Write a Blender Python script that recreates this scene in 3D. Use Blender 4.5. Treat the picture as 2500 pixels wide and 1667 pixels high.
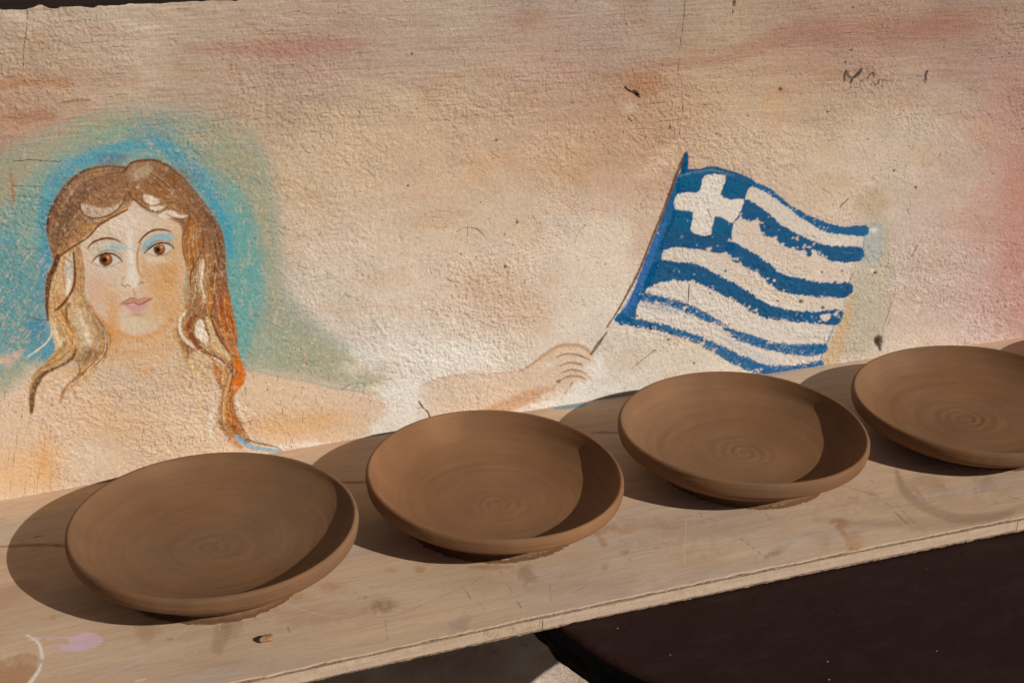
import bpy, bmesh, math
import numpy as np
from mathutils import Vector, Matrix

# ------------------------------------------------------------------ camera, sky, sun, exposure
for o in list(bpy.data.objects):
    bpy.data.objects.remove(o)
scene = bpy.context.scene
COL = scene.collection
W, H, FPX = 2500.0, 1667.0, 3782.64            # photograph size and focal length in its pixels
CAM = np.array([-0.22081646, -1.64953626, 0.9141164])
CR = np.array([0.9324458, -0.36112587, 0.01152946])
CU = np.array([0.13875579, 0.38737311, 0.91142137])
CF = np.array([0.33360404, 0.84825125, -0.41131273])
cam = bpy.data.objects.new('camera', bpy.data.cameras.new('camera'))
COL.objects.link(cam)
cam.data.sensor_width = 36.0
cam.data.lens = FPX / W * 36.0
cam.data.clip_start = 0.02
cam.data.clip_end = 500
m = Matrix(((CR[0], CU[0], -CF[0], CAM[0]), (CR[1], CU[1], -CF[1], CAM[1]), (CR[2], CU[2], -CF[2], CAM[2]), (0, 0, 0, 1)))
cam.matrix_world = m
scene.camera = cam

SUN = Vector((0.97, -1.45, 1.0)).normalized()   # towards the sun
world = bpy.data.worlds.new('World')
scene.world = world
world.use_nodes = True
wn = world.node_tree
sky = wn.nodes.new('ShaderNodeTexSky')
sky.sky_type = 'NISHITA'
sky.sun_disc = False
sky.sun_elevation = math.asin(SUN.z)
sky.sun_rotation = math.atan2(SUN.x, SUN.y)
wn.links.new(sky.outputs[0], wn.nodes['Background'].inputs[0])
wn.nodes['Background'].inputs[1].default_value = 0.05
sl = bpy.data.lights.new('sun', 'SUN')
sl.energy = 4.9
sl.angle = math.radians(0.53)
sl.color = (1.0, 0.95, 0.88)
so = bpy.data.objects.new('sun', sl)
COL.objects.link(so)
so.rotation_euler = (-SUN).to_track_quat('-Z', 'Y').to_euler()
scene.view_settings.view_transform = 'Standard'
scene.view_settings.look = 'None'
scene.view_settings.gamma = 1.0
scene.view_settings.exposure = -0.40

# ------------------------------------------------------------------ helpers
def lin(c):
    c = np.asarray(c, float) / 255.0
    return np.where(c <= 0.04045, c / 12.92, ((c + 0.055) / 1.055) ** 2.4)

def project(X):
    """world points -> pixel of the photograph (the canvas the painted marks were measured on)"""
    X = X - CAM
    z = X @ CF
    return W / 2 + FPX * (X @ CR) / z, H / 2 - FPX * (X @ CU) / z

def hit(u, v, ax, val):
    r = CF + CR * (u - W / 2) / FPX - CU * (v - H / 2) / FPX
    t = (val - CAM[ax]) / r[ax]
    return CAM + t * r

RNG = np.random.default_rng(7)
_LAT = RNG.random((512, 512)).astype(np.float32)
def vnoise(x, y, seed=0):
    """smooth value noise, -1..1"""
    x = np.asarray(x, np.float32) + 17.31 * (seed + 1); y = np.asarray(y, np.float32) + 9.73 * (seed * 3 + 1)
    xi = np.floor(x).astype(np.int32); yi = np.floor(y).astype(np.int32)
    fx = x - xi; fy = y - yi
    fx = fx * fx * (3 - 2 * fx); fy = fy * fy * (3 - 2 * fy)
    x0 = xi & 511; x1 = (xi + 1) & 511; y0 = yi & 511; y1 = (yi + 1) & 511
    a = _LAT[y0, x0]; b = _LAT[y0, x1]; c = _LAT[y1, x0]; d = _LAT[y1, x1]
    return ((a + (b - a) * fx) * (1 - fy) + (c + (d - c) * fx) * fy) * 2 - 1
def fbm(x, y, seed=0, octv=3):
    r = 0; amp = 1.0; tot = 0
    for k in range(octv):
        r = r + amp * vnoise(x * 2 ** k, y * 2 ** k, seed + 11 * k); tot += amp; amp *= 0.55
    return r / tot
def sstep(a, b, x):
    t = np.clip((x - a) / (b - a), 0, 1)
    return t * t * (3 - 2 * t)

def spline(P, n=6, closed=False):
    P = np.asarray(P, float)
    k = P.shape[0]
    if k < 3: return P
    out = []
    rng = range(k if closed else k - 1)
    for i in rng:
        p1 = P[i]; p2 = P[(i + 1) % k]
        p0 = P[(i - 1) % k] if (closed or i > 0) else 2 * p1 - p2
        p3 = P[(i + 2) % k] if (closed or i + 2 < k) else 2 * p2 - p1
        for t in np.arange(n) / n:
            out.append(0.5 * (2 * p1 + (p2 - p0) * t + (2 * p0 - 5 * p1 + 4 * p2 - p3) * t * t + (3 * p1 - p0 - 3 * p2 + p3) * t ** 3))
    if not closed: out.append(P[-1])
    return np.array(out)

class Canvas:
    """paint held on a grid of surface points; (U,V) = canvas coordinates of every point"""
    def __init__(s, U, V):
        s.U = U.astype(np.float32); s.V = V.astype(np.float32)
        s.rgb = np.zeros(U.shape + (3,), np.float32)
        s.n1 = (vnoise(s.U / 2.6, s.V / 2.6, 3) * 0.6 + vnoise(s.U / 5.5, s.V / 5.5, 5) * 0.5)
        s.n2 = fbm(s.U / 16, s.V / 16, 6, 3)
        s.h = np.zeros(U.shape, np.float32)
        s.label = np.zeros(U.shape, np.int32)
    inv = None
    def win(s, x0, x1, y0, y1):
        if s.inv is not None:
            q = np.array([s.inv(a, b) for a in (x0, x1, (x0 + x1) / 2) for b in (y0, y1, (y0 + y1) / 2)])
            c0, c1 = np.searchsorted(s.ax, [q[:, 0].min(), q[:, 0].max()]); r0, r1 = np.searchsorted(s.ay, [q[:, 1].min() - .004, q[:, 1].max() + .004])
            c0 = max(0, c0 - 2); r0 = max(0, r0 - 2); c1 = min(len(s.ax), c1 + 2); r1 = min(len(s.ay), r1 + 2)
            if c1 - c0 < 2 or r1 - r0 < 2: return None
            return slice(r0, r1), slice(c0, c1)
        ok = (s.U > x0) & (s.U < x1) & (s.V > y0) & (s.V < y1)
        r = np.flatnonzero(ok.any(1)); c = np.flatnonzero(ok.any(0))
        if len(r) == 0 or len(c) == 0: return None
        return slice(r[0], r[-1] + 1), slice(c[0], c[-1] + 1)
    def mix(s, w, a, col):
        c = lin(col).astype(np.float32)
        s.rgb[w] += (c - s.rgb[w]) * a[..., None]
    def sd_poly(s, P, pad):
        w = s.win(P[:, 0].min() - pad, P[:, 0].max() + pad, P[:, 1].min() - pad, P[:, 1].max() + pad)
        if w is None: return None, None
        u = s.U[w]; v = s.V[w]
        d2 = np.full(u.shape, 1e12, np.float32); ins = np.zeros(u.shape, bool)
        for i in range(len(P)):
            a = P[i]; b = P[(i + 1) % len(P)]; e = b - a; L = float(e @ e) + 1e-9
            t = np.clip(((u - a[0]) * e[0] + (v - a[1]) * e[1]) / L, 0, 1)
            d2 = np.minimum(d2, (u - a[0] - t * e[0]) ** 2 + (v - a[1] - t * e[1]) ** 2)
            if a[1] != b[1]:
                ins ^= ((a[1] > v) != (b[1] > v)) & (u < (b[0] - a[0]) * (v - a[1]) / (b[1] - a[1]) + a[0])
        d = np.sqrt(d2)
        return w, np.where(ins, d, -d)
    def poly(s, P, col, soft=2.0, alpha=1.0, rough=0.0, dry=0.0, smooth=True, label=None, n=5, grow=0.0, only=None):
        P = spline(P, n, True) if smooth else np.asarray(P, float)
        w, d = s.sd_poly(P, soft * 2 + rough + 3)
        if w is None: return
        if rough: d = d + rough * (s.n1[w] * 0.9 + s.n2[w] * 0.7)
        d = d + grow
        a = sstep(-soft, soft, d) * alpha
        if dry: a = a * (1 - dry * sstep(0.0, 0.6, s.n1[w] + 0.6 * s.n2[w]))
        if only is not None: a = a * np.isin(s.label[w], only)
        s.mix(w, a, col)
        if label is not None: s.label[w][d > 0] = label
    def stroke(s, P, width, col, soft=1.5, alpha=1.0, rough=0.6, dry=0.0, label=None, dig=0.0, n=6, only=None):
        P = np.asarray(P, float)
        wd = np.full(len(P), float(width)) if np.isscalar(width) else np.interp(np.linspace(0, 1, len(P)), np.linspace(0, 1, len(width)), width)
        Q = spline(np.c_[P, wd], n)
        mw = Q[:, 2].max() / 2 + soft * 2 + rough + 2
        w = s.win(Q[:, 0].min() - mw, Q[:, 0].max() + mw, Q[:, 1].min() - mw, Q[:, 1].max() + mw)
        if w is None: return
        u = s.U[w]; v = s.V[w]
        best = np.full(u.shape, -1e9, np.float32)
        for i in range(len(Q) - 1):
            a = Q[i]; b = Q[i + 1]; e = b[:2] - a[:2]; L = float(e @ e) + 1e-9
            t = np.clip(((u - a[0]) * e[0] + (v - a[1]) * e[1]) / L, 0, 1)
            d = np.sqrt((u - a[0] - t * e[0]) ** 2 + (v - a[1] - t * e[1]) ** 2)
            best = np.maximum(best, (a[2] + (b[2] - a[2]) * t) / 2 - d)
        d = best + rough * (s.n1[w] * 0.8 + s.n2[w] * 0.6)
        a = sstep(-soft, soft, d) * alpha
        if dry: a = a * (1 - dry * sstep(0.0, 0.5, s.n1[w] + 0.5 * s.n2[w]))
        if only is not None: a = a * np.isin(s.label[w], only)
        if col is not None: s.mix(w, a, col)
        if dig: s.h[w] -= dig * sstep(-soft, soft, d)
        if label is not None: s.label[w][best > 0] = label
    def blob(s, c, r, col, alpha=1.0, p=1.0, rough=0.0, dig=0.0, only=None):
        rx, ry = (r, r) if np.isscalar(r) else r
        w = s.win(c[0] - rx * 2.6, c[0] + rx * 2.6, c[1] - ry * 2.6, c[1] + ry * 2.6)
        if w is None: return
        q = ((s.U[w] - c[0]) / rx) ** 2 + ((s.V[w] - c[1]) / ry) ** 2
        if rough: q = q * np.exp(rough * (s.n2[w] + 0.5 * s.n1[w]))
        a = np.exp(-q ** p) * alpha
        if only is not None: a = a * np.isin(s.label[w], only)
        if col is not None: s.mix(w, a, col)
        if dig: s.h[w] -= dig * np.exp(-q ** p)

def frame(ox, oy, k):
    def f(pts): return np.asarray(pts, float) / k + np.array([ox, oy])
    f.k = k
    return f

def mesh_obj(name, verts, faces, mat, parent=None, smooth=False, col=None):
    me = bpy.data.meshes.new(name)
    verts = np.asarray(verts, np.float32); faces = np.asarray(faces, np.int32)
    nv, (nf, k) = len(verts), faces.shape
    me.vertices.add(nv); me.vertices.foreach_set('co', verts.ravel())
    me.loops.add(nf * k); me.loops.foreach_set('vertex_index', faces.ravel())
    me.polygons.add(nf)
    me.polygons.foreach_set('loop_start', np.arange(nf, dtype=np.int32) * k)
    me.polygons.foreach_set('use_smooth', np.full(nf, smooth))
    me.update(calc_edges=True)
    if col is not None:
        at = me.color_attributes.new('paint', 'FLOAT_COLOR', 'POINT')
        c4 = np.ones((nv, 4), np.float32); c4[:, :3] = col
        at.data.foreach_set('color', c4.ravel())
    if mat: me.materials.append(mat)
    o = bpy.data.objects.new(name, me)
    COL.objects.link(o)
    if parent: o.parent = parent
    return o

def bm_obj(name, bm, mat, parent=None, smooth=False):
    me = bpy.data.meshes.new(name)
    bmesh.ops.recalc_face_normals(bm, faces=bm.faces)
    bm.to_mesh(me); bm.free()
    for p in me.polygons: p.use_smooth = smooth
    if mat: me.materials.append(mat)
    o = bpy.data.objects.new(name, me)
    COL.objects.link(o)
    if parent: o.parent = parent
    return o

def box(bm, x0, x1, y0, y1, z0, z1, bevel=0.0):
    r = bmesh.ops.create_cube(bm, size=1.0)
    for v in r['verts']:
        v.co = Vector((x0 + (v.co.x + .5) * (x1 - x0), y0 + (v.co.y + .5) * (y1 - y0), z0 + (v.co.z + .5) * (z1 - z0)))
    if bevel:
        es = list({e for v in r['verts'] for e in v.link_edges})
        bmesh.ops.bevel(bm, geom=es, offset=bevel, segments=2, affect='EDGES', profile=0.6)

def beam(bm, p, q, w, h):
    p = Vector(p); q = Vector(q); d = (q - p).normalized()
    s = d.cross(Vector((0, 1, 0))) if abs(d.y) < 0.9 else d.cross(Vector((1, 0, 0)))
    s.normalize(); t = d.cross(s)
    vs = []
    for e in (p, q):
        for a, b in ((-1, -1), (1, -1), (1, 1), (-1, 1)):
            vs.append(bm.verts.new(e + s * a * w / 2 + t * b * h / 2))
    for f in ((0, 1, 2, 3), (7, 6, 5, 4), (0, 4, 5, 1), (1, 5, 6, 2), (2, 6, 7, 3), (3, 7, 4, 0)):
        bm.faces.new([vs[i] for i in f])

def thing(name, label, cat, loc=(0, 0, 0), group=None):
    o = bpy.data.objects.new(name, None); COL.objects.link(o)
    o.empty_display_size = 0.05
    o.location = loc; o['label'] = label; o['category'] = cat
    if group: o['group'] = group
    return o

class Mat:
    def __init__(s, name, rough=0.9, spec=0.2):
        s.m = bpy.data.materials.new(name); s.m.use_nodes = True
        s.nt = s.m.node_tree; s.b = s.nt.nodes['Principled BSDF']
        s.b.inputs['Roughness'].default_value = rough
        s.b.inputs['Specular IOR Level'].default_value = spec
    def n(s, t, **kw):
        x = s.nt.nodes.new(t)
        for k, v in kw.items(): setattr(x, k, v)
        return x
    def l(s, a, b): s.nt.links.new(a, b)
    def coord(s, sx=1, sy=1, sz=1):
        tc = s.n('ShaderNodeTexCoord'); mp = s.n('ShaderNodeMapping')
        mp.inputs['Scale'].default_value = (sx, sy, sz)
        s.l(tc.outputs['Object'], mp.inputs['Vector']); return mp.outputs[0]
    def noise(s, vec, scale, detail=4, rough=0.6):
        x = s.n('ShaderNodeTexNoise'); x.inputs['Scale'].default_value = scale
        x.inputs['Detail'].default_value = detail; x.inputs['Roughness'].default_value = rough
        s.l(vec, x.inputs['Vector']); return x.outputs['Fac']
    def ramp(s, fac, stops):
        x = s.n('ShaderNodeValToRGB'); e = x.color_ramp.elements
        while len(e) < len(stops): e.new(0.5)
        for el, (p, c) in zip(e, stops):
            el.position = p; el.color = (c[0], c[1], c[2], 1)
        s.l(fac, x.inputs['Fac']); return x.outputs['Color']
    def mul(s, a, b, fac=1.0, mode='MULTIPLY'):
        x = s.n('ShaderNodeMix', data_type='RGBA', blend_type=mode)
        if isinstance(fac, float): x.inputs[0].default_value = fac
        else: s.l(fac, x.inputs[0])
        for i, q in ((6, a), (7, b)):
            if isinstance(q, tuple): x.inputs[i].default_value = (*q, 1)
            else: s.l(q, x.inputs[i])
        return x.outputs[2]
    def bump(s, fac, strength, dist, nrm=None):
        x = s.n('ShaderNodeBump'); x.inputs['Strength'].default_value = strength; x.inputs['Distance'].default_value = dist
        s.l(fac, x.inputs['Height'])
        if nrm is not None: s.l(nrm, x.inputs['Normal'])
        s.l(x.outputs[0], s.b.inputs['Normal']); return x.outputs[0]
    def color(s, c):
        if isinstance(c, tuple): s.b.inputs['Base Color'].default_value = (*c, 1)
        else: s.l(c, s.b.inputs['Base Color'])
    def rough(s, c): s.l(c, s.b.inputs['Roughness'])

def attr(mt):
    a = mt.n('ShaderNodeAttribute'); a.attribute_name = 'paint'; return a.outputs['Color']
def g3(v): return (v, v, v)

# ------------------------------------------------------------------ materials
mp = Mat('painted_plaster', 0.95, 0.05)
vec = mp.coord()
fine = mp.noise(vec, 900, 3, 0.6)
mid = mp.noise(vec, 190, 4, 0.6)
c = mp.mul(attr(mp), mp.ramp(fine, [(0.25, g3(0.86)), (0.6, g3(1.0)), (0.8, g3(1.06))]), 1.0)
c = mp.mul(c, mp.ramp(mid, [(0.3, g3(0.93)), (0.65, g3(1.04))]), 1.0)
mp.color(c)
b1 = mp.bump(mid, 0.22, 0.004)
mp.bump(fine, 0.5, 0.0012, b1)
PLASTER = mp.m

mb = Mat('rough_render', 0.95, 0.1)
vec = mb.coord()
n1 = mb.noise(vec, 9, 6, 0.6); n2 = mb.noise(vec, 60, 6, 0.7); n3 = mb.noise(vec, 420, 3, 0.6)
c = mb.ramp(n1, [(0.3, (0.42, 0.315, 0.24)), (0.5, (0.58, 0.46, 0.365)), (0.7, (0.68, 0.58, 0.48))])
c = mb.mul(c, mb.ramp(n2, [(0.3, g3(0.7)), (0.45, g3(1)), (0.8, g3(1.05))]))
mb.color(c)
b1 = mb.bump(n2, 0.6, 0.012); mb.bump(n3, 0.5, 0.002, b1)
RENDER = mb.m

mc = Mat('leather_hard_clay', 0.72, 0.16)
vec = mc.coord()
ca = attr(mc)
n1 = mc.noise(vec, 14, 4, 0.55); n2 = mc.noise(vec, 700, 3, 0.6); n3 = mc.noise(mc.coord(1, 1, 6), 60, 4, 0.6)
c = mc.mul(ca, mc.ramp(n1, [(0.3, (0.88, 0.9, 0.93)), (0.7, (1.08, 1.05, 1.0))]))
c = mc.mul(c, mc.ramp(n2, [(0.3, g3(0.93)), (0.7, g3(1.05))]))
vg = mc.n('ShaderNodeTexVoronoi'); vg.inputs['Scale'].default_value = 330; mc.l(vec, vg.inputs['Vector'])
c = mc.mul(c, mc.ramp(vg.outputs['Distance'], [(0.10, g3(0.72)), (0.2, g3(1.0))]), 0.55)
mc.color(c)
mc.rough(mc.ramp(n3, [(0.3, g3(0.66)), (0.7, g3(0.85))]))
b1 = mc.bump(n3, 0.12, 0.002); mc.bump(n2, 0.12, 0.0007, b1)
CLAY = mc.m

mw_ = Mat('veneer_top', 0.72, 0.25)
vec = mw_.coord(6, 90, 90)
n1 = mw_.noise(vec, 4, 5, 0.65); n2 = mw_.noise(mw_.coord(25, 420, 420), 3, 3, 0.6)
c = mw_.mul(attr(mw_), mw_.ramp(n1, [(0.3, (0.86, 0.85, 0.84)), (0.55, g3(1.0)), (0.75, g3(1.06))]))
c = mw_.mul(c, mw_.ramp(n2, [(0.25, g3(0.9)), (0.6, g3(1.03))]))
mw_.color(c)
mw_.bump(n2, 0.25, 0.0008)
VENEER = mw_.m

def wood(name, c0, c1, sx, sy, sz, bump=0.4, pores=None):
    t = Mat(name, 0.8, 0.2)
    n1 = t.noise(t.coord(sx, sy, sz), 3, 5, 0.65)
    c = t.ramp(n1, [(0.3, c0), (0.7, c1)])
    n2 = t.noise(t.coord(), 520, 3, 0.7)
    c = t.mul(c, t.ramp(n2, [(0.32, g3(0.78)), (0.46, g3(1.0))]))
    t.color(c); t.bump(n2, bump, 0.0015)
    return t.m
CORE = wood('core_softwood', (0.46, 0.325, 0.225), (0.58, 0.43, 0.31), 7, 90, 130, .25)
COREEND = wood('core_end_grain', (0.42, 0.29, 0.19), (0.66, 0.49, 0.34), 160, 90, 60, 0.9)
CROSS = wood('crossband_end_grain', (0.17, 0.11, 0.07), (0.36, 0.25, 0.165), 150, 60, 90, .8)
TREST = wood('weathered_timber', (0.20, 0.14, 0.09), (0.34, 0.25, 0.17), 60, 60, 6)
DARKBEAM = wood('dark_stained_beam', (0.012, 0.007, 0.005), (0.025, 0.014, 0.010), 5, 80, 80)

mt_ = Mat('dark_table_paint', 0.6, 0.12)
vec = mt_.coord()
n1 = mt_.noise(vec, 7, 5, 0.6); n2 = mt_.noise(vec, 300, 3, 0.6)
c = mt_.ramp(n1, [(0.3, (0.0165, 0.0070, 0.0060)), (0.7, (0.026, 0.0115, 0.0100))])
c = mt_.mul(c, mt_.ramp(n2, [(0.3, g3(0.75)), (0.7, g3(1.15))]))
vo = mt_.n('ShaderNodeTexVoronoi'); vo.inputs['Scale'].default_value = 46
mt_.l(vec, vo.inputs['Vector'])
sp = mt_.n('ShaderNodeMath', operation='LESS_THAN'); sp.inputs[1].default_value = 0.042
mt_.l(vo.outputs['Distance'], sp.inputs[0])
pk = mt_.n('ShaderNodeSeparateColor'); mt_.l(vo.outputs['Color'], pk.inputs[0])
pk2 = mt_.n('ShaderNodeMath', operation='GREATER_THAN'); pk2.inputs[1].default_value = 0.55
mt_.l(pk.outputs[0], pk2.inputs[0])
an = mt_.n('ShaderNodeMath', operation='MULTIPLY'); mt_.l(sp.outputs[0], an.inputs[0]); mt_.l(pk2.outputs[0], an.inputs[1])
ds = mt_.n('ShaderNodeSeparateColor'); mt_.l(mt_.ramp(mt_.noise(mt_.coord(1, 2.2, 1), 18, 8, 0.75), [(0.5, g3(0)), (0.8, g3(0.16))]), ds.inputs[0])
c = mt_.mul(c, (0.10, 0.072, 0.062), ds.outputs[0], 'MIX')
c = mt_.mul(c, (0.40, 0.35, 0.31), an.outputs[0], 'MIX')
# worn red undercoat along the rim
sx = mt_.n('ShaderNodeVectorMath', operation='LENGTH')
mpn = mt_.n('ShaderNodeMapping'); mpn.inputs['Scale'].default_value = (1, 1, 0)
tc = mt_.n('ShaderNodeTexCoord'); mt_.l(tc.outputs['Object'], mpn.inputs[0]); mt_.l(mpn.outputs[0], sx.inputs[0])
rm = mt_.n('ShaderNodeMapRange'); rm.inputs[1].default_value = 0.318; rm.inputs[2].default_value = 0.328
mt_.l(sx.outputs['Value'], rm.inputs[0])
wr = mt_.ramp(mt_.noise(vec, 35, 4, 0.7), [(0.5, g3(0)), (0.62, g3(1))])
gm = mt_.n('ShaderNodeMath', operation='MULTIPLY'); mt_.l(rm.outputs[0], gm.inputs[0])
sc = mt_.n('ShaderNodeSeparateColor'); mt_.l(wr, sc.inputs[0]); mt_.l(sc.outputs[0], gm.inputs[1])
gm2 = mt_.n('ShaderNodeMath', operation='MULTIPLY'); gm2.inputs[1].default_value = 0.45; mt_.l(gm.outputs[0], gm2.inputs[0])
c = mt_.mul(c, (0.06, 0.011, 0.01), gm2.outputs[0], 'MIX')
mt_.color(c)
mt_.rough(mt_.ramp(n1, [(0.3, g3(0.55)), (0.7, g3(0.7))]))
mt_.bump(n2, 0.15, 0.001)
TABLE = mt_.m
me_ = Mat('charred_table_edge', 0.85, 0.15)
n1 = me_.noise(me_.coord(1, 1, 0.5), 110, 5, 0.65)
me_.color(me_.ramp(n1, [(0.3, (0.006, 0.005, 0.005)), (0.7, (0.02, 0.016, 0.015))]))
me_.bump(n1, 0.8, 0.006)
TEDGE = me_.m

mg = Mat('courtyard_ground', 0.95, 0.1)
vec = mg.coord()
mg.color(mg.mul(mg.ramp(mg.noise(vec, 1.4, 6, 0.6), [(0.3, (0.15, 0.115, 0.085)), (0.7, (0.23, 0.18, 0.135))]),
               mg.ramp(mg.noise(vec, 40, 5, 0.7), [(0.3, g3(0.75)), (0.7, g3(1.1))])))
mg.bump(mg.noise(vec, 40, 5, 0.7), 0.5, 0.01)
GROUND = mg.m

my = Mat('blocker_render', 0.95, 0.05)  # render for the wall added to block low sky light
my.color(my.ramp(my.noise(my.coord(), 2.0, 6), [(0.3, (0.30, 0.22, 0.16)), (0.7, (0.40, 0.31, 0.23))]))
BLOCKER = my.m
# ------------------------------------------------------------------ ground
GZ = -0.78
mesh_obj('ground', [(-150, -150, GZ), (150, -150, GZ), (150, 150, GZ), (-150, 150, GZ)], [(0, 1, 2, 3)], GROUND)['kind'] = 'structure'

# ------------------------------------------------------------------ the painted wall
def graded(a, b, d0, d1):
    xs = [a]
    while xs[-1] < b: xs.append(xs[-1] + d0 + (d1 - d0) * (xs[-1] - a) / (b - a))
    return xs
fx = graded(-0.25, 1.28, 0.00098, 0.00138)
left = [-0.25 - 0.004 * (1.17 ** k - 1) / 0.17 for k in range(1, 31)][::-1]
right = [fx[-1] + 0.004 * (1.17 ** k - 1) / 0.17 for k in range(1, 34)]
xs = np.array(left + fx + right)
zs = np.arange(-0.03, 0.5695, 0.00108)
X, Z = np.meshgrid(xs, zs)
ztop = 0.569 - 0.028 * (X + 0.134) + 0.0022 * vnoise(X * 42, X * 0, 2) * (vnoise(X * 9, X * 0, 4) > -0.2) + 0.0014 * vnoise(X * 160, X * 0, 8)
ztop = ztop + 0.0045 * np.exp(-((X + 0.095) / 0.007) ** 2)
ztop = np.maximum(ztop, 0.53)
zc = 0.525
Z = np.where(Z > zc, zc + (Z - zc) * (ztop - zc) / (0.569 - zc), Z)
U, V = project(np.stack([X, 0 * X, Z], -1).reshape(-1, 3))
U = np.clip(U, -900, 3600).reshape(X.shape); V = np.clip(V, -900, 2600).reshape(X.shape)
cv = Canvas(U, V)
cv.ax, cv.ay = xs, zs
cv.inv = lambda u, v: hit(u, v, 1, 0.0)[[0, 2]]
U, V = cv.U, cv.V

# --- ground coat: washes of ochre, pink, grey-green and chalky white; right-side vignette painted in
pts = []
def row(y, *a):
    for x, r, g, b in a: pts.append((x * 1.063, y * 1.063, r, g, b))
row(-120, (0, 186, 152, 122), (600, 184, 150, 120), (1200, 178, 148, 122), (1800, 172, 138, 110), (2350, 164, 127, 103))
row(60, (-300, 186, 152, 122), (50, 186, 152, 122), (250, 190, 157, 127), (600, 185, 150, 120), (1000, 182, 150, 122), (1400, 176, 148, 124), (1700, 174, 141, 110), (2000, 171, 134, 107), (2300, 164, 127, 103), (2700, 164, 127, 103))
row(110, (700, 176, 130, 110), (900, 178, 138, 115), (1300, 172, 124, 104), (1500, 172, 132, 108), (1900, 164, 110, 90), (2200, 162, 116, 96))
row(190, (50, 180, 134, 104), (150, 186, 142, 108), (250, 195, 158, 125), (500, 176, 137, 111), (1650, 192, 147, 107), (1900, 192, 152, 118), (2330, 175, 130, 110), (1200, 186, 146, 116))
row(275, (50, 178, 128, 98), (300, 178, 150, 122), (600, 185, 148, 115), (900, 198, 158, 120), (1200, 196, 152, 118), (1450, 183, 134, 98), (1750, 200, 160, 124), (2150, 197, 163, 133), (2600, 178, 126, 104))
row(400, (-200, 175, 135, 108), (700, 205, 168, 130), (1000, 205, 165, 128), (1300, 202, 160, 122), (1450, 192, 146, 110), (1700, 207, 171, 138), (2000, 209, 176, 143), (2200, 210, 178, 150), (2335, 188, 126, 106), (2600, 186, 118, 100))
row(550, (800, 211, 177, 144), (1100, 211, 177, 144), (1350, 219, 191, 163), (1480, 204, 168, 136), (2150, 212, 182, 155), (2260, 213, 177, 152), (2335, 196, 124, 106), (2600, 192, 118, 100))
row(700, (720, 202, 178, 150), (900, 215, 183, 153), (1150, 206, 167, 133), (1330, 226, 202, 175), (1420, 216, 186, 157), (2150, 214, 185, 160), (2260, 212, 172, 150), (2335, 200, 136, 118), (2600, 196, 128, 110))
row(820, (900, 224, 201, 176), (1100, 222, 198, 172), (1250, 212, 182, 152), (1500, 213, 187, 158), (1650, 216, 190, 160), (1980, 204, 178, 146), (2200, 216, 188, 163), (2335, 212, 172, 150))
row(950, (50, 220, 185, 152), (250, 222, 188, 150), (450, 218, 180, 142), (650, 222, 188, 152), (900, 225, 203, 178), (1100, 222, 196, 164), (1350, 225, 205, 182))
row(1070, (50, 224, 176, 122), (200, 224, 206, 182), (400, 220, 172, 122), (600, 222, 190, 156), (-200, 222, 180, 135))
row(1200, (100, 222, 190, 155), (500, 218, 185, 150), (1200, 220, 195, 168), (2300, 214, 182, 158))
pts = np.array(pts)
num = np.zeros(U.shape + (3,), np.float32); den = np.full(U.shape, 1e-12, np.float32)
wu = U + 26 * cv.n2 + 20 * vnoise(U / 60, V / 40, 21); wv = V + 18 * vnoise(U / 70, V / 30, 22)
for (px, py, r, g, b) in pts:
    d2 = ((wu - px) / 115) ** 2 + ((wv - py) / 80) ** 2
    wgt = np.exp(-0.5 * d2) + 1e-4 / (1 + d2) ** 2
    num += wgt[..., None] * lin(np.minimum(245, np.array((r * 1.01, g * (1.085 if py < 330 else 1.06), b * (1.15 if py < 330 else 1.12))) * (.95 if (px > 2150 and py > 420) else 1.0))).astype(np.float32); den += wgt  # lower right toned down to paint in the vignette
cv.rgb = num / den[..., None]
# mottling: broad cloudiness, long brushed streaks near the top, chalky rubbing lower down
cloud = fbm(U / 70, V / 45, 31, 4)
top = 1 - sstep(230, 420, V)
streak = fbm(U / 90, V / 5.0, 33, 3) * top
ochre = sstep(0.05, 0.6, fbm(U / 120, V / 70, 35, 3))
cv.rgb *= (1 + 0.10 * cloud + 0.10 * streak)[..., None]
cv.rgb *= 1 + (ochre * 0.16)[..., None] * np.array([-0.15, -0.55, -1.0], np.float32)
full = (slice(None), slice(None))
chalk = sstep(0.25, 0.6, fbm(U / 24, V / 18, 37, 4)) * sstep(500, 760, V) * 0.45
cv.mix(full, chalk, (228, 212, 192))
pinkn = sstep(0.15, 0.55, fbm(U / 150, V / 26, 39, 3)) * top * 0.2
cv.mix(full, pinkn, (172, 122, 104))

P_ = frame
T = frame(0, 0, 2.613); A = frame(0, 230, 3.336); B = frame(0, 650, 3.336); F = frame(100, 380, 3.408)
C = frame(560, 800, 2.352); G = frame(1480, 350, 2.7514); S = frame(1500, 0, 2.352); M = frame(900, 100, 2.614)
Hh = frame(400, 700, 3.8233); J = frame(0, 780, 5.6); K = frame(60, 550, 4.479); Q = frame(2030, 150, 8.711); RR = frame(1950, 400, 3.136)

L = dict(halo=1, skin=2, face=3, hair=4, eyeL=5, eyeR=6, browL=7, browR=8, mouth=9, hand=10, flag=20, canton=21, cross=22,
         s1=23, s2=24, s3=25, s4=26, s5=27, s6=28, hoist=29, pole=30, sign=40)

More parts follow.
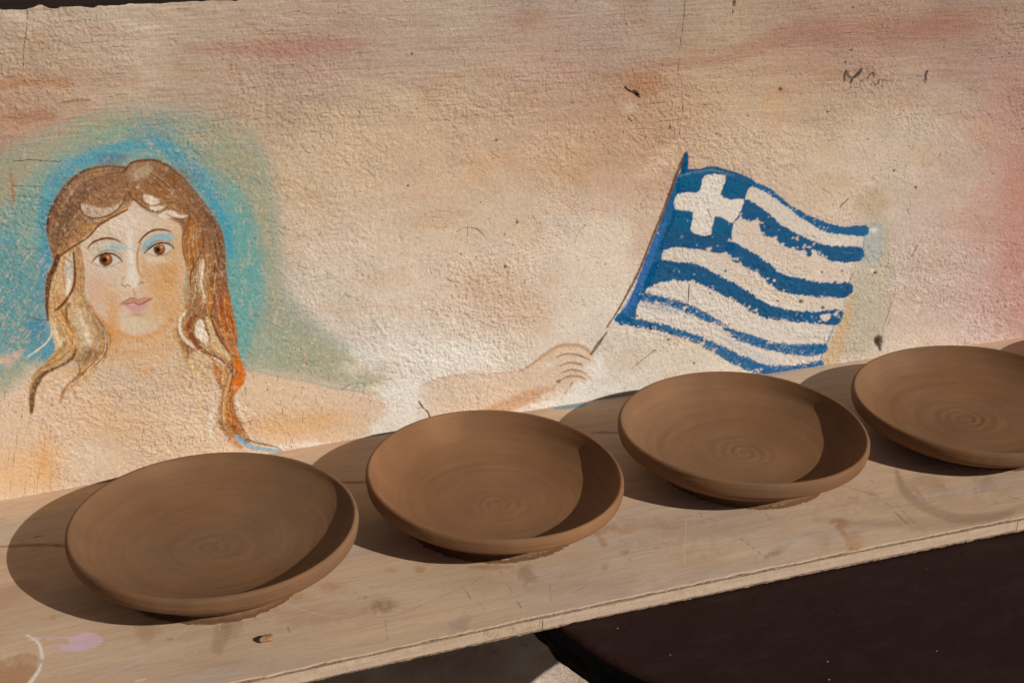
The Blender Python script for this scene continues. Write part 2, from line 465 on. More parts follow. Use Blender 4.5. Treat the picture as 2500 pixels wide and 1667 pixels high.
# --- washes on the open wall
cv.stroke(S([(200, 390), (380, 360), (650, 330), (900, 240), (1150, 185), (1500, 195), (1750, 170), (2000, 150)]), [14, 22, 50, 60, 60, 50], (162, 108, 90), soft=16, alpha=.42, rough=9)
cv.stroke(T([(1200, 320), (1500, 310), (1800, 320), (2050, 300), (2300, 290)]), [16, 40, 44, 20], (168, 112, 98), soft=14, alpha=.42, rough=9)
cv.stroke(T([(0, 540), (200, 520), (420, 530)]), 26, (176, 124, 84), soft=9, alpha=.6, rough=5)
cv.stroke(T([(390, 655), (480, 645), (575, 640)]), [4, 6, 4], (150, 92, 60), alpha=.8, dry=.5)
cv.stroke(T([(0, 770), (150, 750), (330, 735)]), 30, (170, 118, 86), soft=10, alpha=.55, rough=6)
for p, w_, a_ in (([(680, 40), (950, 22)], 9, .8), ([(830, 190), (1005, 172)], 8, .8), ([(1770, 105), (1870, 130)], 5, .7), ([(60, 90), (140, 110)], 30, .4)):
    cv.stroke(T(p), w_, (214, 188, 168), soft=3, alpha=a_, rough=3, dry=.6)
cv.blob(M((1720, 280)), (46, 40), (172, 122, 86), .6, rough=.8)
cv.blob(S((200, 470)), (50, 30), (172, 120, 84), .5, rough=.8)
cv.poly(M([(1380, 1160), (1560, 1130), (1680, 1180), (1640, 1400), (1560, 1568), (1330, 1568), (1240, 1400), (1300, 1250)]), (226, 203, 178), soft=16, alpha=.75, rough=10)
cv.poly(M([(1700, 860), (1850, 720), (1960, 620), (2000, 680), (1900, 820), (1780, 900)]), (214, 182, 152), soft=10, alpha=.5, rough=8)
cv.blob((1250, 740), (110, 60), (206, 164, 128), .45, rough=.6)
cv.poly([(2390, 300), (2440, 200), (2560, 180), (2560, 820), (2440, 820), (2420, 650), (2450, 480)], (184, 116, 100), soft=46, alpha=.24, rough=22)
cv.blob((2480, 620), (34, 110), (184, 110, 96), .2)

# --- turquoise glow round the head
cv.poly([(-200, 470), (-100, 420), (40, 350), (180, 305), (300, 268), (430, 272), (560, 300), (640, 360), (676, 470), (690, 590), (700, 700), (780, 800), (900, 890), (935, 950), (860, 952), (740, 928), (600, 900), (300, 980), (120, 890), (0, 975), (-200, 1080)],
        (150, 156, 136), soft=30, alpha=.9, rough=18, dry=.35)
L_halo = [(-160, 490), (40, 380), (200, 300), (330, 275), (470, 290), (590, 330), (650, 480), (670, 650), (720, 780), (900, 900), (930, 950), (740, 925), (600, 895), (300, 980), (120, 885), (0, 970), (-160, 1060)]
w, dd = cv.sd_poly(spline(L_halo, 5, True), 5)
cv.label[w][dd > 0] = L['halo']
cv.poly([(-120, 560), (0, 520), (70, 440), (160, 370), (290, 330), (420, 330), (520, 400), (600, 490), (640, 600), (645, 720), (620, 830), (600, 890), (560, 880), (300, 960), (130, 870), (30, 900), (-120, 980)],
        (112, 158, 158), soft=26, alpha=.8, rough=20, dry=.45)
cv.poly([(560, 440), (610, 520), (640, 640), (640, 760), (600, 860), (560, 870), (540, 640)], (96, 164, 164), soft=18, alpha=.65, rough=12, dry=.4)
cv.poly([(-100, 620), (10, 560), (60, 600), (100, 700), (110, 820), (40, 890), (-100, 900)], (86, 144, 158), soft=22, alpha=.7, rough=20, dry=.5)
cv.stroke([(118, 660), (108, 580), (112, 500), (150, 430), (210, 390), (300, 362), (390, 352), (440, 390), (500, 450), (545, 540), (562, 620)], [22, 26, 30, 34, 34, 30, 36, 40, 36, 26], (56, 150, 180), soft=12, alpha=.78, rough=12, dry=.4)
cv.stroke([(112, 600), (108, 660), (100, 720)], [24, 34, 40], (66, 140, 170), soft=14, alpha=.6, rough=9, dry=.3)
cv.stroke([(250, 395), (300, 385)], 22, (82, 110, 142), soft=9, alpha=.6, rough=6)
cv.stroke([(90, 800), (110, 830), (125, 850)], 50, (58, 130, 166), soft=16, alpha=.7, rough=8)
cv.stroke([(70, 860), (100, 870), (130, 850)], 30, (70, 150, 172), soft=12, alpha=.7, rough=8)
cv.blob((350, 325), (75, 26), (98, 146, 160), .55, rough=.8)
cv.blob((400, 300), (60, 22), (104, 140, 150), .4, rough=.9)
cv.stroke([(200, 300), (240, 330), (300, 322)], 34, (136, 162, 140), soft=14, alpha=.5, rough=8)
cv.blob((120, 760), (16, 90), (132, 158, 178), .5, rough=.6)
cv.blob((770, 880), (110, 46), (164, 166, 142), .55, rough=.6)
cv.blob((660, 850), (60, 60), (140, 166, 150), .5, rough=.6)
# flecks where the blue has come away
rg = np.random.default_rng(3)
for _ in range(70):
    x = rg.uniform(0, 110); y = rg.uniform(560, 960); l_ = rg.uniform(4, 18)
    cv.stroke([(x, y), (x + l_ * .7, y - l_)], rg.uniform(1.5, 4), (206, 168, 142), soft=1.5, alpha=rg.uniform(.3, .8), rough=1.5)
for x, y, r in ((5, 880, 26), (40, 866, 20), (30, 832, 7), (52, 855, 7)):
    cv.blob((x, y), (r, r * .5), (214, 176, 152), .8, rough=1.2)
for _ in range(40):
    x = rg.uniform(200, 640); y = rg.uniform(290, 480)
    cv.stroke([(x, y), (x + rg.uniform(6, 20), y + rg.uniform(-6, 6))], rg.uniform(2, 4), (196, 158, 122), soft=2, alpha=rg.uniform(.2, .6), rough=1.5)
cv.stroke(A([(75, 590), (95, 700), (115, 890)]), [4, 7, 6], (176, 112, 80), alpha=.8, dry=.5)

def brush(only, n, bb, ang, ln, wd, cols, al, jit=.25, seed=1):
    q = np.random.default_rng(seed)
    for _ in range(n):
        x = q.uniform(bb[0], bb[1]); y = q.uniform(bb[2], bb[3]); a0 = (ang(x, y) if callable(ang) else ang) + q.normal(0, jit); l_ = q.uniform(*ln)
        d = np.array((math.cos(a0), math.sin(a0))) * l_ / 2; k = np.array((-d[1], d[0])) * q.uniform(-.25, .25)
        cv.stroke([(x - d[0], y - d[1]), (x + k[0], y + k[1]), (x + d[0], y + d[1])], [wd * .3, wd * q.uniform(.6, 1.2), wd * .3], cols[q.integers(len(cols))], soft=wd * .22, alpha=q.uniform(.3, 1) * al, rough=wd * .15, dry=.6, only=only, n=3)
TQ = [(104, 160, 164), (78, 148, 166), (140, 168, 156), (120, 170, 168), (168, 168, 146), (90, 150, 172)]
brush([L['halo']], 260, (0, 680, 300, 940), lambda x, y: math.atan2(y - 620, x - 320) + 1.57 if y < 560 else 1.75, (20, 60), 8, TQ, .5, seed=4)
brush([L['halo'], 0], 120, (0, 700, 265, 420), lambda x, y: .1, (20, 60), 7, [(190, 158, 130), (156, 160, 140), (176, 150, 126)], .45, seed=5)
brush([L['halo'], 0], 90, (600, 940, 560, 940), 1.5, (20, 50), 8, [(190, 172, 146), (160, 166, 146), (206, 180, 152)], .5, seed=6)
# --- shoulders, chest, arm
cv.poly([(-120, 1030), (0, 975), (70, 930), (130, 880), (220, 840), (265, 790), (290, 700), (430, 700), (460, 780), (500, 860), (600, 900), (740, 930), (860, 955), (925, 960), (940, 1010), (900, 1060), (690, 1110), (300, 1200), (-120, 1250)],
        (219, 186, 154), soft=7, alpha=.85, rough=4, label=L['skin'])
for c_, r_, col, a_ in (((330, 860), (90, 40), (214, 162, 108), .55), ((280, 800), (40, 60), (214, 156, 98), .7), ((400, 830), (60, 40), (216, 166, 112), .6), ((180, 905), (40, 16), (222, 170, 110), .6),
                        ((355, 905), (22, 14), (216, 158, 92), .6), ((430, 920), (50, 22), (216, 166, 112), .45), ((290, 1030), (110, 60), (212, 162, 108), .5), ((110, 1130), (36, 60), (226, 164, 88), .7),
                        ((30, 1150), (60, 50), (226, 172, 108), .6), ((220, 1120), (40, 40), (226, 204, 176), .6), ((320, 990), (90, 30), (206, 178, 152), .45), ((460, 1040), (60, 40), (224, 196, 162), .5),
                        ((690, 1040), (90, 34), (214, 162, 96), .65), ((800, 1020), (70, 28), (214, 162, 98), .55), ((660, 960), (80, 30), (226, 190, 150), .5), ((160, 1000), (70, 50), (218, 182, 154), .5), ((250, 1000), (50, 40), (222, 180, 136), .5)):
    cv.blob(c_, r_, col, a_, rough=.7)
cv.stroke(C([(90, 232), (250, 272), (420, 302), (600, 345), (720, 362), (860, 372)]), 4, (168, 148, 118), soft=2.5, alpha=.6, rough=2)
# forearm and hand
cv.poly(C([(1090, 345), (1180, 300), (1300, 272), (1500, 266), (1660, 250), (1740, 210), (1800, 160), (1880, 112), (1950, 96), (2030, 110), (2090, 160), (2110, 230), (2070, 290), (1990, 310), (1960, 370), (1900, 405), (1750, 432), (1650, 468), (1540, 500), (1120, 560), (1080, 430)]),
        (212, 174, 136), soft=5, alpha=.58, rough=5, dry=.25, label=L['skin'])
w, dd = cv.sd_poly(spline(C([(1690, 240), (1740, 210), (1800, 160), (1880, 112), (1950, 96), (2030, 110), (2090, 160), (2110, 230), (2070, 290), (1990, 310), (1900, 330), (1780, 330), (1700, 300)]), 5, True), 5)
cv.label[w][dd > 0] = L['hand']
cv.stroke(C([(1480, 470), (1600, 440), (1720, 390), (1850, 350)]), [16, 30, 30, 14], (190, 136, 88), soft=8, alpha=.6, rough=4)
cv.stroke(C([(1100, 335), (1200, 292), (1330, 268), (1500, 264), (1680, 246)]), 5, (196, 148, 112), soft=3, alpha=.6, rough=2)
cv.stroke(C([(1660, 252), (1740, 206), (1800, 160), (1880, 110), (1950, 97), (2030, 110), (2085, 155)]), [3, 7, 8, 8, 5], (184, 136, 88), soft=2.5, alpha=.75, rough=1.5)
for p in ([(1880, 168), (1930, 150), (2000, 156), (2075, 186)], [(1900, 216), (1960, 200), (2030, 216), (2095, 262)], [(1905, 258), (1965, 240), (2030, 256), (2075, 298)], [(1885, 308), (1945, 280), (2010, 280), (2055, 302)]):
    cv.stroke(C(p), [3, 5, 5, 3], (150, 110, 78), soft=1.5, alpha=.8, rough=1)
    cv.stroke(C(np.array(p) + (4, -16)), 7, (222, 194, 164), soft=2.5, alpha=.75, rough=1)
cv.stroke(C([(1972, 310), (1940, 360), (1906, 410)]), [3, 5, 3], (158, 92, 52), alpha=.85)
cv.blob(C((1890, 308)), 5, (100, 66, 46), .9)
# chipped, whitish plaster along the bottom of the mural
for c_, r_, a_ in (((965, 960), (44, 26), .8), ((990, 1010), (40, 40), .75), ((930, 1040), (26, 16), .8), ((1010, 960), (34, 30), .6), ((1450, 905), (24, 26), .9), ((1462, 880), (12, 16), .85), ((1425, 940), (26, 12), .9), ((1340, 890), (10, 5), .7), ((1500, 950), (40, 10), .7), ((1400, 970), (60, 14), .85), ((1340, 985), (30, 10), .8),
                   ((760, 1085), (50, 8), .7), ((690, 1090), (20, 7), .8), ((940, 1052), (22, 8), .95), ((1060, 870), (90, 34), .6), ((890, 860), (46, 26), .5), ((1150, 860), (70, 30), .55), ((870, 900), (40, 20), .5)):
    cv.blob(c_, r_, (232, 220, 204), a_, p=1.6, rough=1.4)

brush([L['skin']], 260, (0, 930, 860, 1180), lambda x, y: 1.6 if x < 480 else .35, (16, 50), 8, [(224, 196, 166), (212, 172, 132), (218, 182, 150), (206, 168, 136), (226, 188, 140)], .5, seed=7)
# --- hair, first the mass of it
HAIR_TOP = F([(50, 620), (55, 530), (90, 430), (150, 320), (220, 220), (330, 140), (450, 95), (580, 85), (690, 95), (760, 50), (880, 32), (1000, 50), (1100, 110), (1200, 210), (1300, 330), (1390, 440), (1470, 560), (1520, 680), (1540, 850), (1548, 1000), (1570, 1150), (1595, 1300)])
HAIR_R = np.vstack([Hh([(640, 230), (680, 400), (685, 550), (700, 640), (740, 750), (752, 870), (670, 980), (655, 1100), (700, 1240), (800, 1420), (760, 1460), (640, 1400), (560, 1360), (505, 1280), (520, 1120), (540, 1000), (480, 880), (400, 880), (300, 800), (210, 700), (150, 560), (100, 430), (140, 300)]),
                    F([(1180, 1280), (1240, 1150), (1240, 1000), (1190, 900), (1170, 800), (1180, 640), (1100, 560), (800, 420), (700, 470), (500, 580), (340, 690), (200, 800), (110, 880)])])
cv.poly(np.vstack([HAIR_TOP, HAIR_R]), (152, 106, 70), soft=3, rough=2, label=L['hair'], n=4)
HAIR_L = np.vstack([F([(200, 790), (320, 720), (345, 900), (345, 1050), (370, 1200), (430, 1290), (500, 1370), (565, 1450)]), J([(1450, 100), (1500, 260), (1480, 460), (1370, 620), (1200, 800), (960, 930), (870, 1050), (830, 1120), (845, 1000), (950, 870), (1060, 760), (1060, 610), (950, 570), (800, 650), (680, 730), (560, 830), (490, 1000), (462, 1250), (405, 1260), (392, 1080), (400, 900), (450, 760), (600, 620), (740, 430), (780, 260), (715, 200)]),
                    F([(80, 1400), (50, 1310), (35, 1200), (40, 1080), (60, 960), (110, 880)])])
cv.poly(HAIR_L, (202, 166, 118), soft=3, rough=2, label=L['hair'], n=4)

# --- face and neck
FACE = F([(770, 375), (690, 470), (500, 580), (345, 690), (335, 800), (360, 900), (360, 1060), (385, 1200), (440, 1300), (520, 1385), (620, 1455), (760, 1500), (860, 1492), (960, 1455), (1040, 1375), (1110, 1280), (1165, 1160), (1205, 1000), (1195, 850), (1172, 720), (1160, 590), (1050, 520), (900, 470), (830, 430)])
cv.poly(FACE, (214, 186, 158), soft=2.5, rough=1.5, label=L['face'])
def fb(x, y, rx, ry, col, a): cv.blob(F((x, y)), (rx / 3.408, ry / 3.408), col, a, rough=.25)
fb(1060, 980, 150, 300, (206, 148, 86), .85); fb(950, 1080, 130, 190, (208, 156, 96), .6); fb(1120, 700, 60, 110, (208, 160, 104), .6)
fb(450, 1080, 100, 140, (208, 158, 130), .6); fb(560, 1180, 130, 90, (212, 166, 122), .5); fb(720, 540, 260, 100, (222, 202, 180), .8)
fb(840, 1400, 170, 60, (214, 192, 158), .75); fb(1010, 1290, 90, 110, (212, 164, 106), .6); fb(500, 700, 120, 60, (210, 182, 148), .5)
cv.stroke(F([(735, 640), (745, 800), (760, 950), (770, 1050)]), [14, 18, 20, 26], (230, 214, 196), soft=8, alpha=.9, rough=1)
fb(730, 1070, 60, 40, (222, 200, 172), .8); fb(540, 960, 140, 38, (206, 190, 170), .7); fb(960, 868, 125, 32, (222, 198, 166), .85)
fb(610, 765, 110, 32, (148, 178, 178), .85); fb(460, 780, 60, 26, (190, 184, 164), .6)
cv.poly(F([(835, 775), (880, 700), (960, 655), (1060, 645), (1110, 665), (1095, 720), (1030, 705), (960, 715), (890, 770)]), (134, 176, 180), soft=4, alpha=.85, rough=2)
fb(860, 770, 30, 50, (150, 160, 170), .5)
cv.stroke(F([(830, 725), (806, 800), (802, 880), (812, 960), (845, 1015)]), [3, 5, 5, 4, 3], (190, 126, 58), soft=1.5, alpha=.85)
cv.stroke(F([(850, 1000), (880, 960), (840, 860)]), 12, (204, 150, 88), soft=6, alpha=.5)
brush([L['face']], 150, (200, 460, 500, 830), lambda x, y: 1.2 if x < 330 else 2.0, (8, 22), 5, [(224, 200, 172), (212, 172, 134), (204, 156, 112), (216, 184, 152)], .35, seed=8)
# eyes
def eye(white, ic, ir, lid, crease, low, lab):
    cv.poly(F(white), (208, 192, 172), soft=1.8, rough=.8, label=lab)
    c0 = F(ic)
    k = ir / 3.408
    w_ = [c0 + k * np.array((math.cos(t), math.sin(t))) for t in np.linspace(0, 2 * math.pi, 14)[:-1]]
    cv.poly(w_, (108, 58, 28), soft=1.5, only=[lab])
    cv.blob(c0 + (3, -2), k * .66, (172, 106, 58), .9, p=2, only=[lab])
    cv.blob(c0 + (-3, 1), k * .46, (34, 18, 12), 1, p=3, only=[lab])
    cv.blob(c0 + (5, -5), k * .2, (226, 176, 138), .9, p=2, only=[lab])
    cv.stroke(F(lid), [2, 4, 4.6, 4, 2], (48, 26, 18), soft=1, label=lab)
    cv.stroke(F(crease), [1.2, 2.4, 2.4, 1.2], (116, 82, 58), soft=1.2, alpha=.8)
    cv.stroke(F(low), [1.4, 2, 1.4], (118, 82, 62), soft=1, alpha=.85)
eye([(430, 888), (470, 842), (530, 815), (600, 820), (655, 855), (672, 880), (620, 906), (540, 926), (470, 916)], (540, 864), 56,
    [(420, 890), (470, 840), (540, 812), (600, 820), (650, 850), (682, 884)], [(425, 866), (480, 815), (550, 790), (620, 800), (675, 840)], [(440, 897), (500, 922), (560, 926), (620, 906), (668, 884)], L['eyeL'])
eye([(885, 806), (930, 765), (990, 740), (1050, 740), (1090, 765), (1085, 790), (1030, 816), (960, 832), (920, 826)], (985, 780), 49,
    [(858, 812), (900, 775), (960, 736), (1030, 728), (1080, 745), (1108, 772)], [(868, 780), (930, 726), (1000, 707), (1075, 722)], [(890, 814), (950, 833), (1010, 829), (1060, 806), (1090, 785)], L['eyeR'])
cv.stroke(F([(385, 772), (430, 725), (500, 695), (560, 688), (620, 700), (662, 722)]), [2.5, 5, 5.5, 4.5, 2], (104, 58, 30), soft=1.2, label=L['browL'])
cv.stroke(F([(818, 722), (850, 680), (900, 640), (960, 618), (1030, 620), (1085, 636)]), [3.5, 4.5, 5.5, 5, 2.5], (104, 58, 30), soft=1.2, label=L['browR'])
# nose and mouth
cv.stroke(F([(692, 1010), (670, 1040), (676, 1072), (704, 1096)]), [1.2, 2.2, 2.6, 2], (116, 78, 54), soft=1, alpha=.9)
cv.stroke(F([(695, 1088), (720, 1074), (746, 1090)]), 2.6, (116, 78, 54), soft=1, alpha=.85)
cv.stroke(F([(812, 1072), (834, 1055), (852, 1060)]), 3, (110, 74, 50), soft=1.2, alpha=.85)
cv.stroke(F([(768, 1105), (782, 1155)]), [3, 5], (186, 132, 88), soft=2, alpha=.8)
cv.poly(F([(655, 1236), (720, 1195), (770, 1182), (800, 1192), (850, 1178), (935, 1184), (880, 1215), (830, 1238), (780, 1226), (720, 1232)]), (188, 120, 100), soft=1.8, alpha=.85, rough=1.0, dry=.2, label=L['mouth'])
cv.poly(F([(690, 1236), (760, 1240), (820, 1238), (895, 1212), (872, 1262), (830, 1296), (780, 1306), (730, 1282)]), (204, 142, 138), soft=2.6, alpha=.85, rough=1.2, dry=.25, label=L['mouth'])
cv.blob(F((790, 1268)), (16, 6), (212, 150, 152), .7)
cv.stroke(F([(652, 1237), (720, 1233), (770, 1224), (820, 1240), (870, 1215), (928, 1187)]), [1.5, 2.4, 2.4, 1.5], (132, 52, 46), soft=1, alpha=.9)
cv.stroke(F([(668, 1226), (730, 1190), (775, 1181), (800, 1190)]), 1.8, (120, 52, 42), soft=1, alpha=.8)
fb(810, 1322, 60, 14, (172, 134, 94), .8); fb(900, 1320, 70, 60, (208, 172, 124), .5)
# jaw, neck
cv.stroke(F([(470, 1330), (560, 1420), (700, 1500), (850, 1515), (980, 1460), (1080, 1370)]), [10, 14, 14, 12], (210, 150, 92), soft=8, alpha=.75, rough=2)
cv.stroke(F([(400, 1230), (470, 1340), (560, 1440), (600, 1540)]), 9, (200, 130, 66), soft=5, alpha=.8, rough=2)
cv.blob((275, 790), (18, 70), (212, 148, 84), .75, rough=.5)
cv.blob((430, 760), (30, 60), (214, 158, 98), .6, rough=.5)

# --- hair detail
def hs(fr, p, wd, col, soft=4, alpha=.85, rough=2.0, dry=.25): cv.stroke(fr(p), np.array(wd) / fr.k if not np.isscalar(wd) else wd / fr.k, col, soft=soft / 2.2, alpha=alpha, rough=rough * .6, dry=dry)
def hp(fr, p, col, soft=4, alpha=.85, rough=2.5, dry=.2): cv.poly(fr(p), col, soft=soft / 2, alpha=alpha, rough=rough * .7, dry=dry)
for x, y, rx, ry, col, a_ in ((350, 260, 140, 90, (122, 92, 74), .8), (220, 480, 110, 130, (108, 80, 62), .8), (120, 640, 60, 120, (120, 92, 62), .7), (590, 170, 150, 70, (140, 100, 72), .7), (560, 300, 110, 60, (160, 116, 80), .6),
                              (1100, 210, 130, 100, (138, 92, 56), .75), (1000, 330, 170, 100, (160, 104, 54), .7), (800, 150, 80, 60, (182, 152, 118), .75), (880, 100, 80, 40, (168, 136, 106), .6), (1120, 400, 110, 80, (150, 96, 50), .7), (960, 220, 80, 40, (126, 80, 44), .6)):
    cv.blob(F((x, y)), (rx / 3.408, ry / 3.408), col, a_, rough=.9)
hs(F, [(56, 640), (60, 540), (100, 425), (170, 305), (250, 208), (360, 132), (470, 98)], [18, 26, 30, 28, 24, 22, 14], (72, 44, 32))
hs(F, [(470, 98), (600, 90), (690, 102), (715, 130)], [14, 16, 18, 8], (106, 72, 50))
hs(F, [(690, 140), (760, 60), (880, 38), (980, 48), (1080, 98)], [12, 18, 20, 20, 14], (74, 42, 26))
hs(F, [(1080, 98), (1200, 205), (1320, 350), (1400, 460)], [14, 14, 16, 22], (116, 82, 58))
hs(F, [(1300, 420), (1400, 510), (1460, 620), (1495, 760), (1500, 900)], [30, 60, 70, 66, 60], (98, 62, 46), soft=14)
hs(F, [(1270, 430), (1330, 520), (1390, 640), (1420, 760)], [30, 50, 46, 40], (150, 98, 60), soft=12)
hp(F, [(300, 545), (400, 562), (500, 532), (620, 472), (720, 402), (765, 385), (690, 470), (500, 582), (340, 700), (200, 805), (140, 850), (125, 800), (250, 680)], (188, 134, 80))
hs(F, [(330, 550), (420, 575), (510, 540)], 10, (130, 78, 42), alpha=.6)
hp(F, [(330, 400), (342, 460), (392, 504), (470, 518), (560, 498), (640, 440), (692, 368), (640, 400), (560, 432), (470, 424), (400, 402)], (194, 164, 136))
hs(F, [(540, 300), (500, 320), (520, 350), (590, 340), (620, 290), (580, 230), (500, 240)], 12, (140, 100, 70), alpha=.5)
hs(F, [(400, 330), (430, 400), (520, 425), (610, 400)], 10, (170, 120, 74), alpha=.6)
hs(F, [(325, 392), (335, 460), (390, 508), (470, 520), (560, 500), (640, 445), (690, 375), (706, 330)], [9, 14, 15, 14, 14, 13, 8], (116, 68, 32), soft=2, dry=.1)
hs(F, [(722, 452), (620, 500), (540, 545), (480, 580), (430, 640), (360, 702), (250, 772), (145, 845)], [9, 14, 16, 18, 15, 14, 16, 20], (122, 72, 36), soft=3, dry=.15)
hs(F, [(715, 225), (726, 290), (760, 350), (830, 410), (900, 455), (960, 466), (1015, 440)], [12, 14, 13, 11, 9, 7], (116, 68, 32), soft=2, dry=.1)
hp(F, [(858, 330), (930, 342), (992, 392), (930, 415), (868, 378)], (224, 202, 172), rough=3)
hp(F, [(900, 428), (1012, 418), (1022, 440), (950, 460)], (222, 198, 166))
hp(F, [(1000, 480), (1080, 455), (1150, 492), (1222, 502), (1200, 525), (1120, 520), (1040, 520), (990, 510)], (222, 198, 166))
hs(F, [(770, 260), (800, 335), (860, 392), (930, 420), (992, 396)], 9, (148, 92, 44), soft=2)
hs(F, [(840, 400), (900, 470), (1000, 530)], 6, (176, 122, 74), alpha=.7)
hs(F, [(1040, 484), (1100, 516), (1170, 528), (1232, 508)], [7, 12, 12, 8], (134, 82, 40), soft=2, dry=.1)
hs(F, [(1222, 430), (1240, 500), (1215, 580), (1186, 650), (1176, 740), (1190, 830), (1222, 905)], [12, 12, 10, 10, 10, 12, 8], (140, 86, 38), soft=2, dry=.1)
hp(F, [(1232, 530), (1195, 640), (1188, 760), (1205, 850), (1250, 920), (1300, 870), (1338, 790), (1346, 680), (1328, 580), (1280, 510)], (168, 102, 46), rough=3)
hs(F, [(1200, 860), (1225, 960), (1235, 1080), (1200, 1200)], [14, 20, 22, 16], (196, 128, 64), soft=8)
hs(F, [(1336, 590), (1350, 680), (1345, 780), (1300, 870), (1262, 950), (1242, 1010), (1246, 1085)], [7, 9, 10, 10, 10, 11, 7], (116, 72, 36), soft=2, dry=.1)
hp(F, [(1340, 860), (1366, 900), (1352, 980), (1338, 1060), (1362, 1150), (1376, 1222), (1340, 1212), (1310, 1100), (1288, 1020), (1310, 930)], (204, 178, 148), rough=3)
hs(F, [(1350, 880), (1340, 980), (1335, 1060), (1360, 1180)], 12, (226, 208, 182), alpha=.8)
hs(F, [(1456, 690), (1474, 850), (1454, 950), (1432, 1050), (1408, 1150)], [40, 50, 46, 36, 20], (84, 50, 36), soft=10)
hs(F, [(1500, 960), (1510, 1100), (1540, 1250), (1580, 1400)], [70, 84, 84, 70], (152, 96, 60), soft=14)
hs(F, [(1372, 890), (1390, 1000), (1395, 1100), (1412, 1180), (1405, 1280), (1440, 1400), (1485, 1480)], [12, 16, 16, 16, 18, 20, 14], (146, 86, 34), soft=4)
hs(F, [(1250, 1090), (1270, 1200), (1250, 1300), (1230, 1360)], [26, 40, 36, 26], (160, 118, 84), soft=8)
hp(Hh, [(420, 0), (475, 0), (452, 150), (440, 270), (405, 220), (398, 100)], (202, 122, 42))
hp(Hh, [(470, 110), (535, 140), (522, 300), (560, 420), (665, 520), (695, 640), (640, 645), (560, 525), (482, 405), (440, 280)], (162, 102, 74))
hp(Hh, [(555, 40), (620, 150), (650, 300), (682, 420), (682, 522), (600, 440), (542, 330), (530, 180)], (176, 94, 38))
hs(Hh, [(462, 165), (440, 262), (480, 402), (545, 525), (625, 630)], [10, 15, 16, 14, 10], (116, 58, 28), soft=3)
hs(Hh, [(545, 60), (522, 180), (542, 330), (600, 432), (682, 512)], 11, (126, 72, 40), soft=3)
hs(Hh, [(470, 330), (445, 300), (435, 360), (470, 440)], 9, (206, 124, 40), alpha=.7)
hp(Hh, [(385, 290), (430, 300), (482, 440), (560, 560), (622, 640), (605, 690), (500, 622), (400, 582), (330, 522), (400, 512), (430, 462)], (214, 184, 134))
hp(Hh, [(290, 400), (310, 322), (360, 312), (385, 402), (418, 470), (400, 520), (340, 502), (300, 462)], (226, 206, 178))
hp(Hh, [(330, 480), (400, 470), (440, 560), (400, 580)], (218, 178, 134), alpha=.6)
hs(Hh, [(382, 190), (386, 320), (412, 420), (446, 490)], [10, 10, 9, 6], (162, 106, 54), soft=3)
hs(Hh, [(120, 300), (100, 400), (120, 500), (180, 610), (220, 705), (300, 800), (400, 890)], [20, 30, 34, 40, 50, 60, 40], (206, 168, 114), soft=12, alpha=.7)
hs(Hh, [(205, 225), (150, 320), (152, 420), (205, 500), (280, 560)], [16, 22, 18, 24, 16], (226, 204, 174), soft=6, alpha=.8)
hs(Hh, [(180, 640), (220, 720), (290, 790)], [20, 26, 12], (196, 134, 72), soft=6, alpha=.7)
hs(Hh, [(295, 265), (242, 330), (242, 420), (292, 520), (362, 582), (440, 632), (540, 682), (600, 742), (640, 822), (632, 900), (605, 985)], [22, 46, 50, 36, 28, 24, 20, 18, 16, 16, 14], (134, 68, 30), soft=4, dry=.15)
hs(Hh, [(240, 300), (215, 360), (225, 430), (265, 500)], 16, (190, 112, 56), alpha=.6)
hp(Hh, [(450, 682), (540, 702), (600, 772), (634, 860), (620, 960), (560, 1000), (500, 880), (452, 782)], (204, 128, 64), rough=4)
hp(Hh, [(560, 760), (620, 860), (600, 980), (540, 930)], (210, 146, 76), alpha=.7)
hs(Hh, [(450, 655), (522, 690), (562, 742)], 13, (226, 200, 166), soft=3)
hp(Hh, [(690, 640), (740, 750), (753, 870), (670, 982), (640, 962), (642, 852), (692, 822), (660, 722)], (214, 108, 22), rough=3)
hs(Hh, [(660, 770), (672, 840), (690, 850)], 14, (226, 180, 120), alpha=.8)
hs(Hh, [(435, 640), (440, 760), (430, 880)], 8, (150, 110, 74), alpha=.6)
hs(Hh, [(595, 960), (550, 1050), (540, 1150), (540, 1250), (575, 1335), (650, 1425), (720, 1490)], [40, 56, 60, 64, 70, 70, 50], (186, 130, 80), soft=10)
hs(Hh, [(545, 1190), (550, 1260), (580, 1320)], [30, 44, 34], (178, 146, 118), soft=8, alpha=.7)
hs(Hh, [(542, 1070), (520, 1180), (522, 1275), (562, 1355)], [8, 13, 15, 10], (132, 94, 62), soft=3)
hs(Hh, [(640, 985), (600, 1062), (606, 1182), (640, 1272), (722, 1352), (792, 1422)], [26, 34, 34, 34, 28, 18], (194, 114, 42), soft=5)
hs(Hh, [(612, 1225), (650, 1302), (742, 1382), (806, 1436)], [12, 36, 30, 16], (112, 56, 30), soft=5)
hs(Hh, [(640, 1080), (662, 1182), (722, 1262), (802, 1262), (864, 1206)], [12, 18, 18, 12, 6], (190, 120, 62), soft=4)
hs(Hh, [(668, 1010), (690, 1090), (722, 1190), (765, 1252)], [10, 20, 20, 10], (226, 212, 194), soft=4)
hp(Hh, [(655, 1400), (720, 1390), (800, 1460), (900, 1490), (1040, 1510), (1098, 1525), (1092, 1548), (900, 1530), (780, 1502)], (122, 170, 188), rough=3)
hs(Hh, [(740, 1380), (820, 1438), (920, 1464), (1040, 1490), (1098, 1522)], [10, 18, 18, 14, 8], (94, 80, 66), soft=3)
hs(Hh, [(500, 1100), (445, 1200), (430, 1300), (445, 1400)], [20, 44, 54, 36], (228, 212, 190), soft=8, alpha=.7)
